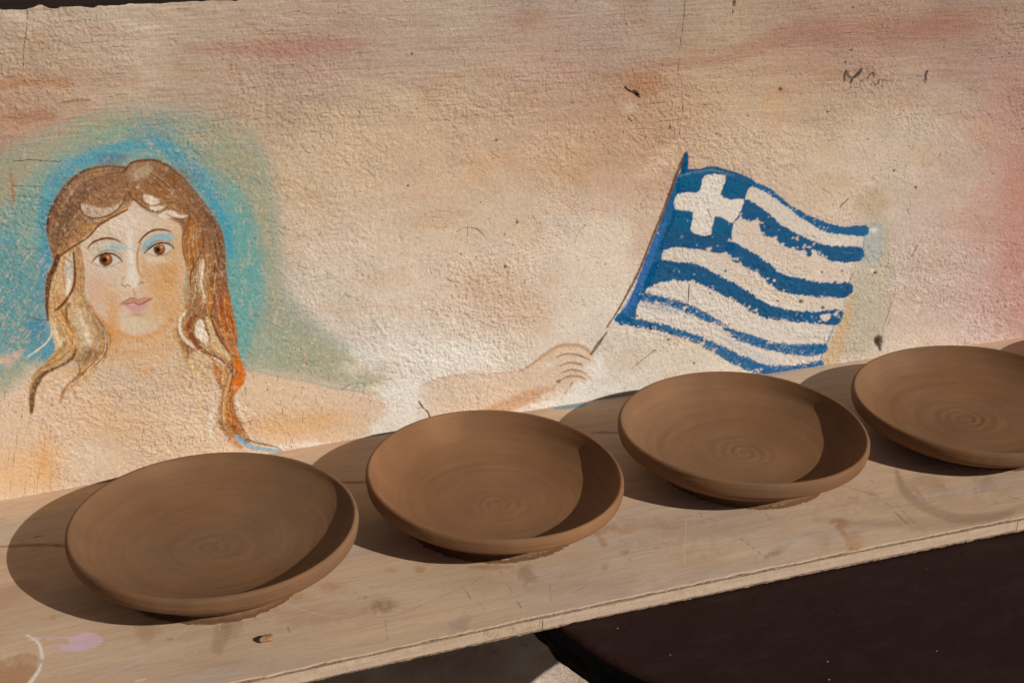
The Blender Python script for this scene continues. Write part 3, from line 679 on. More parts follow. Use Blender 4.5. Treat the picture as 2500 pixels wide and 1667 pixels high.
hs(Hh, [(375, 900), (390, 960), (350, 1080), (345, 1180), (375, 1250)], [6, 12, 12, 14, 8], (214, 168, 96), alpha=.6)
# left side
hp(K, [(290, 560), (420, 500), (442, 650), (442, 780), (380, 862), (290, 905), (262, 850), (285, 700)], (204, 164, 116), rough=4)
cv.blob(K((380, 790)), (12, 16), (194, 128, 70), .8, rough=.6)
hp(K, [(430, 400), (482, 332), (532, 308), (546, 450), (532, 620), (482, 752), (446, 752), (440, 600), (414, 480)], (204, 188, 166))
hs(K, [(440, 350), (420, 470), (432, 600), (450, 720)], [22, 20, 20, 10], (180, 110, 56), soft=5, alpha=.7)
hs(K, [(480, 600), (480, 680), (470, 740)], 26, (226, 214, 196), soft=5, alpha=.8)
hp(K, [(560, 255), (604, 245), (640, 400), (652, 600), (606, 762), (520, 855), (460, 885), (542, 700), (562, 500)], (184, 138, 94), rough=4)
hs(K, [(535, 308), (546, 420), (552, 560), (532, 680), (472, 790), (400, 880), (325, 942)], [22, 28, 30, 30, 30, 30, 26], (122, 70, 36), soft=3, dry=.1)
hs(K, [(370, 330), (330, 450), (282, 550), (260, 650), (246, 780), (244, 900), (256, 1035)], [50, 62, 66, 60, 44, 32, 16], (92, 50, 30), soft=6, dry=.15)
hs(K, [(605, 190), (600, 260), (622, 340), (648, 480), (652, 600), (640, 700), (662, 832), (742, 952), (852, 1082), (922, 1192), (936, 1290), (905, 1400)], [12, 14, 14, 14, 16, 22, 22, 22, 22, 22, 20, 14], (178, 112, 54), soft=4)
hp(K, [(560, 905), (640, 885), (740, 1002), (850, 1132), (892, 1250), (860, 1382), (750, 1442), (640, 1442), (600, 1302), (560, 1152), (540, 1002)], (204, 176, 138), rough=4)
hs(K, [(620, 720), (650, 862), (762, 1002), (872, 1122), (906, 1232), (890, 1355)], [16, 24, 24, 24, 24, 18], (150, 134, 110), soft=4)
hs(K, [(700, 1000), (800, 1110), (850, 1220), (840, 1330)], [30, 50, 50, 40], (186, 128, 74), soft=10, alpha=.7)
hs(K, [(850, 1160), (880, 1260), (865, 1370)], [14, 22, 14], (110, 80, 56), soft=4)
cv.blob(K((730, 1400)), (32, 14), (136, 92, 54), .85, rough=.8)
hp(K, [(280, 935), (380, 962), (440, 1102), (482, 1252), (522, 1352), (440, 1452), (330, 1502), (240, 1535), (330, 1402), (302, 1202), (272, 1052)], (210, 178, 128), rough=4)
hs(K, [(400, 900), (460, 1060), (520, 1180), (560, 1285), (560, 1390)], [40, 60, 66, 60, 40], (200, 138, 68), soft=9)
hs(K, [(455, 915), (468, 1105)], [30, 22], (92, 58, 36), soft=4)
hs(K, [(440, 1100), (480, 1200), (500, 1300)], 20, (176, 130, 76), soft=8, alpha=.6)
hs(K, [(520, 760), (500, 830), (560, 860)], 26, (216, 190, 152), alpha=.7, rough=5)
for x, y, r in ((290, 900, 30), (330, 960, 26), (480, 870, 30), (560, 860, 26), (610, 900, 24)):
    cv.blob(K((x, y)), r / 4.479, (150, 92, 52), .6, rough=1.6)
cv.stroke(K([(292, 1050), (296, 1180), (240, 1282), (130, 1372), (40, 1432)]), [2, 4, 4, 4, 2], (222, 210, 190), soft=1.3, alpha=.95)
cv.stroke(K([(28, 985), (100, 1020), (180, 1036), (262, 1030)]), [2.6, 2, 2.2, 2], (104, 72, 54), soft=1, alpha=.9, dry=.3)
hs(J, [(900, 330), (760, 500), (640, 612), (520, 702), (450, 802)], [60, 60, 50, 44, 40], (160, 120, 66), soft=10, alpha=.7)
hs(J, [(1042, 395), (1005, 500), (930, 572), (830, 632), (700, 692), (600, 742), (520, 832), (470, 922), (442, 1052), (436, 1182), (430, 1268)], [14, 44, 44, 34, 40, 62, 88, 92, 80, 66, 40], (116, 72, 38), soft=6, dry=.3)
hs(J, [(1470, 300), (1440, 472), (1330, 592), (1200, 702), (1080, 792), (960, 882), (880, 962), (850, 1052), (834, 1130)], [50, 70, 84, 84, 64, 50, 44, 40, 16], (160, 94, 50), soft=8)
hs(J, [(1250, 480), (1180, 540), (1060, 560)], [120, 110, 60], (122, 88, 60), soft=24, alpha=.75)
hs(J, [(1075, 605), (1092, 702), (1052, 792), (980, 862)], [16, 26, 24, 14], (110, 62, 36), soft=4)
hs(J, [(1300, 700), (1200, 800), (1090, 880), (980, 960), (900, 1060)], [30, 40, 36, 30, 16], (206, 152, 84), soft=12, alpha=.6)
hs(J, [(880, 620), (980, 600), (1040, 640)], 40, (150, 150, 128), soft=14, alpha=.5)
hs(J, [(700, 820), (640, 880), (600, 960)], [60, 80, 50], (222, 170, 110), soft=20, alpha=.55)
for _ in range(90):
    x = rg.uniform(700, 1450); y = rg.uniform(0, 500)
    cv.blob(J((x, y)), rg.uniform(.8, 1.8), (88, 62, 44), rg.uniform(.4, .9))
for _ in range(160):
    x = rg.uniform(90, 1540); y = rg.uniform(100, 720)
    if cv is not None:
        c0 = F((x, y)); ww = cv.win(c0[0] - 2, c0[0] + 2, c0[1] - 2, c0[1] + 2)
        if ww is not None and cv.label[ww].flat[0] == L['hair']:
            cv.blob(c0, rg.uniform(.9, 2.0), (196, 156, 112) if rg.random() < .6 else (66, 42, 30), rg.uniform(.4, .85))

hp(Hh, [(290, 600), (430, 655), (455, 760), (500, 880), (400, 892), (300, 812), (215, 700)], (214, 180, 140), soft=10, alpha=.9)
hs(Hh, [(240, 720), (300, 800), (390, 880)], [26, 30, 16], (222, 186, 136), soft=10, alpha=.6)
def strands(fr, guide, spread, n, cols, seed, wd=(.9, 2.3), al=(.35, .85)):
    q = np.random.default_rng(seed)
    Gd = spline(fr(guide), 5); T_ = np.gradient(Gd, axis=0); T_ /= np.linalg.norm(T_, axis=1)[:, None] + 1e-9
    Nn = np.c_[-T_[:, 1], T_[:, 0]]; sp = np.interp(np.linspace(0, 1, len(Gd)), np.linspace(0, 1, len(spread)), spread) / fr.k
    for _ in range(n):
        t = q.uniform(-1, 1); a = q.uniform(0, .75); b = min(1, a + q.uniform(.2, .6)); i0, i1 = int(a * (len(Gd) - 1)), max(int(a * (len(Gd) - 1)) + 4, int(b * (len(Gd) - 1)))
        P = Gd[i0:i1 + 1] + Nn[i0:i1 + 1] * (sp[i0:i1 + 1] * (t + .15 * np.sin(np.linspace(0, 5, len(Gd[i0:i1 + 1])) + q.uniform(0, 6))))[:, None]
        if len(P) < 3: continue
        w_ = q.uniform(*wd)
        cv.stroke(P[::2] if len(P) > 6 else P, [w_ * .4, w_, w_ * .4], cols[q.integers(len(cols))], soft=.9, alpha=q.uniform(*al), rough=.7, dry=.3, only=[L['hair']], n=2)
CR_ = [(124, 86, 60), (166, 124, 86), (84, 56, 42), (190, 150, 108), (146, 100, 66), (110, 76, 60)]
LO_ = [(206, 150, 82), (230, 208, 172), (150, 88, 42), (112, 68, 38), (222, 178, 112), (188, 118, 58)]
strands(F, [(690, 130), (520, 150), (330, 240), (190, 400), (110, 600), (100, 760)], [20, 60, 80, 70, 50, 40], 80, CR_, 21)
strands(F, [(700, 240), (560, 320), (420, 430), (300, 560), (200, 700), (140, 800)], [30, 80, 80, 60, 50, 40], 70, CR_ + [(200, 156, 104)], 22)
strands(F, [(760, 100), (900, 110), (1080, 210), (1240, 370), (1380, 560), (1460, 760), (1500, 950), (1545, 1200)], [20, 50, 70, 80, 80, 60, 50, 40], 110, CR_ + [(176, 112, 60)], 23)
strands(F, [(740, 190), (820, 300), (960, 380), (1100, 420), (1230, 460)], [30, 60, 70, 70, 50], 60, CR_ + [(206, 160, 110), (178, 118, 64)], 24)
strands(F, [(1290, 540), (1270, 700), (1290, 860), (1300, 1000), (1330, 1150), (1300, 1300)], [40, 60, 60, 60, 60, 50], 60, LO_, 25)
strands(F, [(1400, 700), (1420, 900), (1410, 1100), (1430, 1280), (1500, 1450)], [40, 50, 50, 50, 50], 60, LO_[:1] + LO_[2:] + CR_[:3], 26)
strands(Hh, [(560, 40), (560, 200), (590, 380), (650, 540), (690, 700), (690, 850), (640, 960), (600, 1060), (615, 1200), (690, 1330), (790, 1430)], [50, 70, 70, 50, 40, 40, 40, 40, 40, 30, 12], 90, [(176, 96, 40), (214, 116, 30), (150, 84, 46), (206, 140, 70), (120, 66, 36), (226, 180, 120)], 27)
strands(Hh, [(300, 180), (240, 340), (290, 480), (420, 600), (550, 700), (600, 820), (570, 960), (545, 1150), (560, 1300), (660, 1430)], [80, 90, 80, 70, 60, 50, 40, 40, 50, 40], 110, LO_, 28)
strands(K, [(330, 480), (290, 700), (330, 930), (420, 1080), (520, 1240), (560, 1380)], [40, 60, 80, 80, 70, 50], 80, LO_, 29)
strands(K, [(600, 500), (610, 740), (680, 930), (790, 1080), (850, 1220), (800, 1400)], [40, 50, 80, 90, 90, 60], 80, LO_ + [(160, 140, 112)], 30)
strands(J, [(950, 60), (930, 320), (800, 520), (620, 640), (490, 820), (440, 1000), (430, 1220)], [140, 120, 80, 50, 40, 40, 20], 60, LO_ + [(130, 84, 44)], 31)
strands(J, [(1350, 200), (1350, 420), (1230, 620), (1080, 780), (920, 920), (850, 1080)], [120, 120, 80, 50, 30, 16], 50, LO_, 32)
LT = (232, 212, 184)
hp(F, [(330, 410), (342, 465), (392, 506), (470, 520), (560, 500), (640, 445), (688, 380), (640, 410), (560, 440), (470, 436), (400, 416)], (204, 176, 148), alpha=.8)
hs(F, [(325, 392), (335, 460), (390, 508), (470, 520), (560, 500), (640, 445), (690, 375), (706, 330)], [9, 14, 15, 14, 14, 13, 8], (112, 64, 30), soft=2, dry=.1)
hs(F, [(722, 452), (620, 500), (540, 545), (480, 580), (430, 640), (360, 702), (250, 772), (145, 845)], [9, 14, 16, 18, 15, 14, 16, 20], (118, 70, 34), soft=3, dry=.15)
hs(F, [(715, 225), (726, 290), (760, 350), (830, 410), (900, 455), (960, 466), (1015, 440)], [12, 14, 13, 11, 9, 7], (112, 64, 30), soft=2, dry=.1)
hp(F, [(858, 330), (930, 342), (992, 392), (930, 415), (868, 378)], LT, rough=3); hp(F, [(900, 430), (1012, 418), (1022, 440), (950, 462)], LT)
hp(F, [(1000, 482), (1080, 455), (1150, 492), (1222, 502), (1200, 528), (1120, 522), (1040, 522), (990, 512)], LT)
hs(F, [(770, 260), (800, 335), (860, 392), (930, 420), (992, 396)], 9, (148, 92, 44), soft=2); hs(F, [(1040, 484), (1100, 516), (1170, 528), (1232, 508)], [7, 12, 12, 8], (130, 78, 38), soft=2, dry=.1)
hs(F, [(1222, 430), (1240, 500), (1215, 580), (1186, 650), (1176, 740), (1190, 830), (1222, 905)], 11, (134, 80, 36), soft=2, dry=.1)
hs(F, [(1336, 590), (1350, 680), (1345, 780), (1300, 870), (1262, 950), (1242, 1010), (1246, 1085)], 10, (112, 68, 34), soft=2, dry=.1)
hp(F, [(790, 130), (850, 90), (930, 100), (900, 150), (850, 190), (790, 210)], (190, 162, 130), alpha=.6, rough=6)
hs(F, [(1350, 880), (1338, 980), (1335, 1060), (1362, 1180)], 16, LT, alpha=.85); hs(K, [(480, 590), (482, 680), (468, 745)], 30, LT, soft=5, alpha=.85)
hs(K, [(535, 308), (546, 420), (552, 560), (532, 680), (472, 790), (400, 880), (325, 942)], 28, (118, 66, 34), soft=3, dry=.1)
hs(K, [(370, 330), (330, 450), (282, 550), (260, 650), (246, 780), (244, 900), (256, 1035)], [46, 56, 60, 54, 40, 30, 16], (90, 48, 30), soft=6, dry=.25)
hs(K, [(600, 940), (640, 1060), (690, 1180), (700, 1280)], [30, 46, 50, 30], LT, soft=10, alpha=.6, rough=5); hs(K, [(330, 1080), (350, 1200), (390, 1320)], [24, 36, 30], LT, soft=8, alpha=.6, rough=5)
hp(Hh, [(290, 400), (310, 322), (360, 312), (385, 402), (418, 470), (400, 520), (340, 502), (300, 462)], LT); hs(Hh, [(205, 225), (150, 320), (152, 420), (205, 500), (280, 560)], [16, 24, 20, 26, 16], LT, soft=6, alpha=.8)
hs(Hh, [(295, 265), (242, 330), (242, 420), (292, 520), (362, 582), (440, 632), (540, 682), (600, 742), (640, 822), (632, 900), (605, 985)], [20, 40, 44, 32, 24, 20, 17, 15, 14, 14, 12], (132, 66, 30), soft=4, dry=.2)
hs(Hh, [(462, 165), (440, 262), (480, 402), (545, 525), (625, 630)], [10, 15, 16, 14, 10], (114, 56, 28), soft=3); hs(Hh, [(450, 655), (522, 690), (562, 742)], 14, LT, soft=3)
hp(Hh, [(690, 640), (740, 750), (753, 870), (670, 982), (640, 962), (642, 852), (692, 822), (660, 722)], (216, 108, 20), rough=4, alpha=.8)
hs(J, [(1042, 395), (1005, 500), (930, 572), (830, 632), (700, 692), (600, 742), (520, 832), (470, 922), (442, 1052), (436, 1182), (430, 1268)], [14, 40, 40, 30, 36, 54, 76, 80, 70, 58, 36], (114, 70, 38), soft=6, dry=.45)
hm = (cv.label == L['hair']) * 1.0
crown = sstep(640, 560, V) * hm
wholefig = (slice(None), slice(None))
cv.mix(wholefig, (crown * .16 * sstep(-.2, .5, cv.n2 + .4 * cv.n1)).astype(np.float32), (104, 76, 60))
strand = fbm(U / 4.0 + 1.5 * cv.n2, V / 26, 61, 2)
cv.rgb *= (1 + hm * (.24 * cv.n1 + .16 * cv.n2 + .14 * strand)).clip(.45, 1.7)[..., None].astype(np.float32)
# --- the flag
WH = (216, 202, 186); BL = (0, 80, 130); BL2 = (18, 90, 146)
FLAG = G([(500, 200), (620, 178), (700, 160), (800, 178), (900, 210), (1000, 265), (1100, 310), (1200, 390), (1300, 460), (1400, 510), (1500, 545), (1600, 565), (1745, 560), (1730, 640), (1712, 780), (1655, 805), (1640, 960), (1600, 1030), (1585, 1120), (1570, 1180), (1530, 1230), (1470, 1370), (1420, 1480), (1250, 1515), (1080, 1548), (900, 1492), (740, 1400), (560, 1312), (350, 1252), (65, 1180), (150, 1080), (230, 880), (300, 700), (370, 520), (430, 350)])
cv.poly(G([(1740, 520), (1840, 470), (1925, 600), (1900, 1000), (1850, 1330), (1560, 1420), (1600, 1080), (1690, 780)]), (184, 170, 142), soft=18, alpha=.62, rough=9)
cv.poly(G([(1750, 570), (1860, 560), (1850, 760), (1720, 800)]), (168, 176, 172), soft=9, alpha=.6, rough=6)
cv.poly(G([(1700, 330), (1850, 300), (1900, 420), (1800, 480), (1680, 440)]), (180, 152, 110), soft=16, alpha=.5, rough=10)
cv.poly(G([(1540, 1250), (1600, 1130), (1650, 1000), (1640, 1200), (1560, 1450), (1440, 1500)]), (206, 164, 112), soft=8, alpha=.6, rough=6)
cv.poly(FLAG, WH, soft=2.5, alpha=.8, rough=2, label=L['flag'])
cv.poly(G([(900, 520), (1040, 500), (1100, 640), (1300, 740), (1500, 800), (1640, 840), (1600, 920), (1300, 880), (1100, 780), (950, 700)]), (216, 188, 162), soft=8, alpha=.6, rough=5)
cv.poly(G([(700, 740), (850, 760), (1000, 900), (1200, 1010), (1560, 1050), (1540, 1110), (1200, 1080), (900, 940)]), (218, 192, 166), soft=8, alpha=.5, rough=5)
def blue(key, p, col=BL, rough=3.0, dry=.0, al=.97): cv.poly(G(p), col, soft=1.3, alpha=al, rough=rough, dry=dry, label=L[key], n=4, grow=3.6 if key in ('s5', 's6') else 2.0)
blue('hoist', [(500, 200), (500, 330), (475, 440), (430, 560), (390, 640), (370, 760), (345, 840), (275, 960), (245, 1020), (200, 1100), (180, 1190), (65, 1180), (150, 1080), (230, 880), (300, 700), (370, 520), (430, 350)], BL2, 2)
cv.stroke(G([(400, 520), (340, 640), (300, 740), (250, 880), (190, 1020), (130, 1120)]), [6, 14, 18, 20, 20, 16], (66, 112, 182), soft=4, alpha=.75, rough=4, dry=.4)
blue('canton', [(500, 200), (620, 178), (700, 160), (800, 178), (900, 210), (995, 262), (950, 305), (930, 370), (915, 420), (890, 500), (850, 540), (840, 660), (860, 710), (760, 732), (680, 718), (560, 700), (470, 692), (365, 702), (420, 560), (455, 440)], BL, 1.6)
for c_, r_ in (((560, 250), (90, 60)), ((520, 520), (60, 60)), ((860, 300), (60, 50)), ((770, 570), (50, 40))):
    cv.blob(G(c_), (r_[0] / 2.75, r_[1] / 2.75), (4, 98, 142), .6, rough=.8)
cv.stroke(G([(500, 215), (620, 190), (720, 180), (860, 215)]), 6, (150, 176, 190), soft=2, alpha=.35, rough=3, dry=.8)
blue('s1', [(975, 255), (1100, 310), (1200, 388), (1300, 458), (1400, 508), (1500, 545), (1600, 565), (1748, 560), (1738, 618), (1600, 606), (1480, 592), (1380, 540), (1280, 475), (1180, 396), (1080, 326), (985, 288)], BL2, 3)
blue('s2', [(930, 390), (990, 402), (1080, 470), (1180, 550), (1280, 612), (1380, 660), (1450, 680), (1560, 695), (1718, 706), (1706, 782), (1600, 792), (1500, 780), (1425, 738), (1380, 700), (1362, 758), (1330, 712), (1260, 710), (1180, 676), (1120, 630), (1050, 606), (1030, 500), (960, 522), (905, 470)], BL, 4)
blue('s3', [(815, 672), (900, 692), (1000, 750), (1100, 820), (1180, 880), (1300, 912), (1450, 940), (1642, 944), (1622, 1022), (1500, 1026), (1330, 1016), (1180, 990), (1100, 940), (1050, 890), (1000, 852), (900, 812), (830, 765)], BL, 4)
blue('s4', [(330, 802), (480, 800), (600, 820), (700, 860), (800, 920), (900, 970), (1000, 1030), (1100, 1090), (1250, 1126), (1400, 1136), (1582, 1124), (1545, 1216), (1400, 1202), (1250, 1192), (1100, 1172), (1000, 1140), (920, 1082), (820, 1032), (700, 970), (600, 930), (480, 916), (360, 930), (260, 962)], BL, 4)
blue('s5', [(230, 1008), (330, 1030), (430, 1050), (540, 1085), (640, 1130), (740, 1190), (840, 1250), (950, 1286), (1080, 1330), (1250, 1362), (1472, 1358), (1432, 1416), (1300, 1416), (1150, 1392), (1000, 1352), (880, 1310), (812, 1276), (780, 1216), (700, 1200), (600, 1152), (500, 1112), (380, 1076), (235, 1050)], BL2, 4, .3)
blue('s6', [(65, 1180), (200, 1190), (350, 1220), (500, 1260), (620, 1300), (740, 1355), (860, 1410), (1000, 1468), (1100, 1500), (1250, 1500), (1432, 1470), (1425, 1492), (1250, 1522), (1080, 1548), (980, 1522), (880, 1490), (740, 1402), (560, 1312), (350, 1252), (120, 1212)], BL2, 5, .15)
BLS = [L[k] for k in ('canton', 'hoist', 's1', 's2', 's3', 's4', 's5', 's6')]
brush(BLS, 420, (1500, 2120, 400, 920), lambda x, y: .45, (14, 50), 6, [(0, 72, 126), (4, 92, 142), (40, 108, 166), (0, 84, 120), (66, 124, 172), (0, 66, 112)], .55, seed=9)
brush([L['flag']], 160, (1500, 2120, 400, 920), lambda x, y: .45, (14, 50), 6, [(226, 214, 198), (210, 186, 160), (218, 196, 172)], .5, seed=10)
cv.poly(G([(660, 215), (800, 215), (778, 310), (768, 345), (830, 380), (922, 374), (906, 450), (852, 536), (800, 512), (728, 490), (702, 612), (620, 612), (563, 575), (582, 462), (463, 442), (480, 336), (608, 332), (640, 270)]), (222, 208, 190), soft=1.6, rough=1.6, label=L['cross'], n=2)
cv.stroke(G([(517, 395), (520, 440)]), 5, (214, 182, 132), soft=2, alpha=.8)
cv.stroke(G([(1738, 610), (1728, 690), (1710, 790)]), 2.4, (70, 120, 170), soft=1, alpha=.8, rough=1)
cv.stroke(G([(1530, 1230), (1480, 1350), (1430, 1480)]), 2.6, (70, 116, 170), soft=1, alpha=.8, rough=1)
cv.stroke(G([(220, 1080), (330, 1090), (420, 1110), (560, 1140)]), [10, 22, 22, 8], (60, 112, 160), soft=3, alpha=.3, rough=5, dry=.9)
cv.stroke(G([(700, 1270), (900, 1370), (1050, 1450), (1150, 1490)]), [4, 14, 20, 10], (80, 126, 164), soft=3, alpha=.25, rough=5, dry=.9)
cv.poly(G([(1440, 1160), (1500, 1150), (1500, 1175), (1470, 1200)]), (216, 196, 176), soft=1.5, rough=3)
q_ = np.random.default_rng(77)
edge_pts = [(905, 480), (960, 525), (1030, 540), (1060, 605), (1130, 640), (1190, 680), (1270, 640), (1300, 712), (1345, 700), (1390, 690), (1430, 745), (1500, 785), (830, 760), (870, 780), (905, 815), (960, 840), (1010, 870), (1060, 910), (1110, 945), (1180, 985), (600, 935), (700, 975), (760, 1010), (850, 1050), (930, 1090), (1000, 1140), (700, 1205), (780, 1220), (810, 1280), (900, 1320), (1190, 1195), (1470, 1165), (1530, 1150), (560, 1310), (640, 1345), (740, 1400), (880, 1490), (1000, 1525), (680, 715), (850, 670), (830, 640), (440, 1060), (330, 1080), (520, 1110), (1100, 1330), (1250, 1415)]
for x, y in edge_pts:
    for _ in range(3):
        cv.blob(G((x + q_.normal(0, 16), y + q_.normal(0, 10))), (q_.uniform(2, 5.5), q_.uniform(1.6, 4)), (216, 192, 168), q_.uniform(.7, 1), p=3, rough=2.2)
for x0, y0, x1, y1, n_ in ((230, 1060, 640, 1160, 60), (100, 1190, 760, 1370, 60), (1000, 1440, 1420, 1510, 40), (1050, 330, 1500, 590, 40), (150, 900, 330, 1150, 40), (1000, 1150, 1550, 1215, 40)):
    for _ in range(n_):
        t_ = q_.uniform(0, 1); cv.blob(G((x0 + (x1 - x0) * t_ + q_.normal(0, 10), y0 + (y1 - y0) * t_ + q_.normal(0, 22))), q_.uniform(.9, 2.2), (214, 196, 178), q_.uniform(.5, .95), p=2)
for _ in range(90):                                  # nicks through the blue
    x = rg.uniform(300, 1650); y = rg.uniform(250, 1500)
    cv.blob(G((x, y)), rg.uniform(1.0, 2.6), (212, 192, 172), rg.uniform(.5, .95), rough=1.0)
cv.poly(G([(520, 70), (546, 58), (546, 180), (505, 205), (500, 150)]), BL, soft=1.5, rough=1.5, label=L['hoist'])
cv.stroke(G([(522, 72), (482, 180), (432, 320), (372, 480), (302, 650), (232, 830), (162, 970), (92, 1100), (2, 1240)]), [3.5, 8, 8, 7, 6, 6, 6, 5, 3], (112, 80, 56), soft=1.6, rough=1.6, dry=.25, label=L['pole'])
cv.stroke(C([(2168, 25), (2120, 92), (2078, 152)]), [3, 8, 5], (118, 82, 60), soft=1.8, rough=2, dry=.3, label=L['pole'])

# --- signature
for p, wd, a_ in (([(312, 190), (282, 290), (270, 425)], [20, 44, 26], .85), ([(310, 215), (350, 275)], 34, .7), ([(350, 325), (440, 352)], 44, .6), ([(622, 188), (560, 270), (478, 345)], [50, 60, 36], .95), ([(436, 385), (404, 455)], 38, .8),
                  ([(600, 425), (655, 408), (685, 462)], 26, .6), ([(760, 362), (800, 290), (882, 240)], 26, .7), ([(880, 250), (896, 330)], 28, .7), ([(868, 440), (920, 492), (990, 462), (1004, 388)], 28, .55), ([(1045, 378), (1110, 402)], 22, .5),
                  ([(1086, 420), (1078, 568)], 24, .45), ([(1190, 440), (1240, 400), (1300, 450)], 24, .35), ([(1380, 440), (1440, 400), (1490, 450)], 24, .35), ([(1600, 360), (1720, 350)], 18, .35), ([(2032, 208), (1992, 300), (2002, 374)], 40, .8), ([(1790, 308), (1925, 322)], 24, .45), ([(1955, 400), (1992, 446)], 38, .55), ([(380, 560), (410, 530)], 30, .5)):
    cv.stroke(Q(p), np.array(wd) / 8.711 * 1.25, (74, 64, 60), soft=1.2, alpha=min(1, a_ * 1.25), rough=1.0, dry=.15, label=L['sign'])

# --- specks, holes, cracks
def dot(c, r, col=(72, 58, 46), a=.9, dig=.0006, ry=None): cv.blob(c, (r, ry or r), col, a, p=2, rough=.5, dig=dig)
for x, y, r in ((955, 515, 5), (1370, 45, 3), (1358, 290, 3), (1325, 358, 3), (1605, 983, 3), (1730, 1078, 3.5), (1455, 800, 2), (585, 770, 2.2), (515, 605, 2), (68, 140, 2.2), (1222, 645, 2.5), (1690, 840, 2), (2340, 740, 2.4), (2265, 310, 2.4), (2170, 1000, 2)): dot(S((x, y)), r)
for x, y, r in ((275, 85, 3.5), (813, 632, 3.6), (250, 925, 3), (945, 1157, 4), (870, 1441, 4), (1377, 1177, 2), (1190, 497, 1.8), (685, 1385, 2), (588, 1362, 1.8), (1007, 1362, 1.8), (917, 1303, 2), (866, 1234, 2), (715, 1030, 1.8), (1507, 1425, 2), (310, 433, 2), (1435, 585, 2.2), (1353, 618, 1.8)): dot(M((x, y)), r)
for x, y, r in ((800, 860, 3.4), (955, 875, 5), (1305, 1062, 5.5), (1455, 1105, 4), (1170, 985, 5), (1445, 865, 3), (1580, 855, 3.4), (1535, 935, 4), (1090, 570, 2.6), (1150, 1060, 2.6), (700, 1010, 2.8), (430, 870, 2.2), (205, 1160, 3), (295, 1250, 3), (415, 1320, 3), (590, 1478, 2.5), (1805, 870, 4.5)): dot(G((x, y)), r, dig=.0009)
dot(G((1828, 1330)), 10, (58, 44, 32), .97, .003, 14); dot(G((1838, 1375)), 4, (70, 54, 40), .9, .001, 9)
cv.stroke(G([(1572, 428), (1628, 370)]), [3, 8, 3], (112, 96, 74), soft=1.2, alpha=.9)
for x, y, rx in ((955, 880, 8), (1430, 870, 8), (1590, 850, 6), (1800, 860, 7), (1800, 590, 12), (640, 600, 8)): cv.blob(G((x - 6, y - 4)), (rx, rx * .6), (232, 220, 204), .7, p=2, rough=1)
for _ in range(150):
    x, y = rg.uniform(20, 2500), rg.uniform(20, 1100)
    dot((x, y), rg.uniform(.7, 1.7), (96, 74, 56), rg.uniform(.4, .85), .0003)
for _ in range(120):
    x, y = rg.uniform(1900, 2400), rg.uniform(600, 900)
    dot((x, y), rg.uniform(.6, 1.5), (110, 86, 66), rg.uniform(.4, .85), .0003)
for _ in range(80):
    x, y = rg.uniform(0, 2500), rg.uniform(200, 1100)
    dot((x, y), rg.uniform(1., 2.6), (232, 220, 204), rg.uniform(.3, .8), .0)
def crack(p, wd=1.6, col=(84, 62, 48), a=.85, dig=.0011): cv.stroke(p, wd, col, soft=.9, alpha=a, rough=.8, dig=dig)
crack(S([(402, -40), (402, 60), (392, 150), (376, 270), (372, 350), (366, 420), (386, 500), (390, 600), (382, 680), (368, 780)]), [1.6, 1.5, 1.3, 1.0, .7], a=.62, dig=.0006)
crack(S([(690, -10), (686, 36)]), 5, (96, 70, 66)); crack(S([(682, 60), (680, 80)]), 2.4)
crack(T([(175, 60), (165, 200), (150, 320), (146, 440)]), 1.4, a=.5)
crack(M([(1635, 300), (1660, 320), (1690, 335), (1722, 360)]), 4, (72, 48, 36), dig=.002); crack(M([(1690, 320), (1715, 345)]), 6, (84, 56, 42), dig=.002); crack(M([(1655, 495), (1675, 515)]), 3, (84, 56, 42))
cv.blob(M((1660, 425)), (16, 12), (220, 196, 172), .45, rough=1.8)
crack(M([(1918, 540), (1918, 565)]), 3)
crack(C([(1086, 425), (1110, 460), (1138, 486), (1150, 520)]), 2.4, (62, 44, 34), dig=.002)
crack(RR([(1040, 420), (980, 510), (920, 610), (862, 715)]), .9, (150, 118, 96), .5, .0003); crack(RR([(900, 650), (862, 715)]), 2.2, (128, 102, 84), .7, .0004); crack(RR([(830, 790), (775, 845)]), 1.4, (140, 110, 90), .6, .0003)
crack(RR([(740, 960), (715, 1060), (680, 1160), (650, 1240), (640, 1320)]), 1.3, (120, 96, 78), .65, .0005); crack(RR([(700, 1190), (675, 1250)]), 1.6, (120, 96, 78), .6, .0004)
crack(RR([(1265, 350), (1340, 395), (1400, 470), (1428, 540)]), 1.2, a=.5, dig=.0005)
crack(G([(560, 950), (548, 1080), (525, 1180)]), 1.4); crack(G([(330, 1390), (240, 1460), (170, 1520)]), 1.4); crack(G([(680, 440), (700, 500)]), 1.4); crack(G([(1650, 880), (1600, 1020)]), 1.2, a=.6)
crack(M([(560, 1220), (600, 1200), (680, 1200), (735, 1245)]), 1.4, a=.6); crack(M([(1310, 1300), (1340, 1220), (1380, 1180)]), 1.2, a=.4)
crack(A([(100, 550), (240, 540), (380, 550), (490, 556)]), 1.8, (86, 80, 66), .8); crack(A([(60, 830), (200, 838), (360, 850)]), 1.4, (92, 88, 74), .7); crack(A([(100, 752), (380, 760)]), 1.3, (92, 88, 74), .6)
for _ in range(46):                                  # hairlines of the brushed coat near the top, in the lime coat lower down
    x, y = rg.uniform(0, 2500), rg.uniform(20, 330); l_ = rg.uniform(20, 90)
    crack([(x, y), (x + l_ * .5, y - l_ * .07 + rg.uniform(-3, 3)), (x + l_, y - l_ * .1 + rg.uniform(-4, 4))], rg.uniform(.8, 1.5), (110, 80, 62), rg.uniform(.25, .65), .0006)
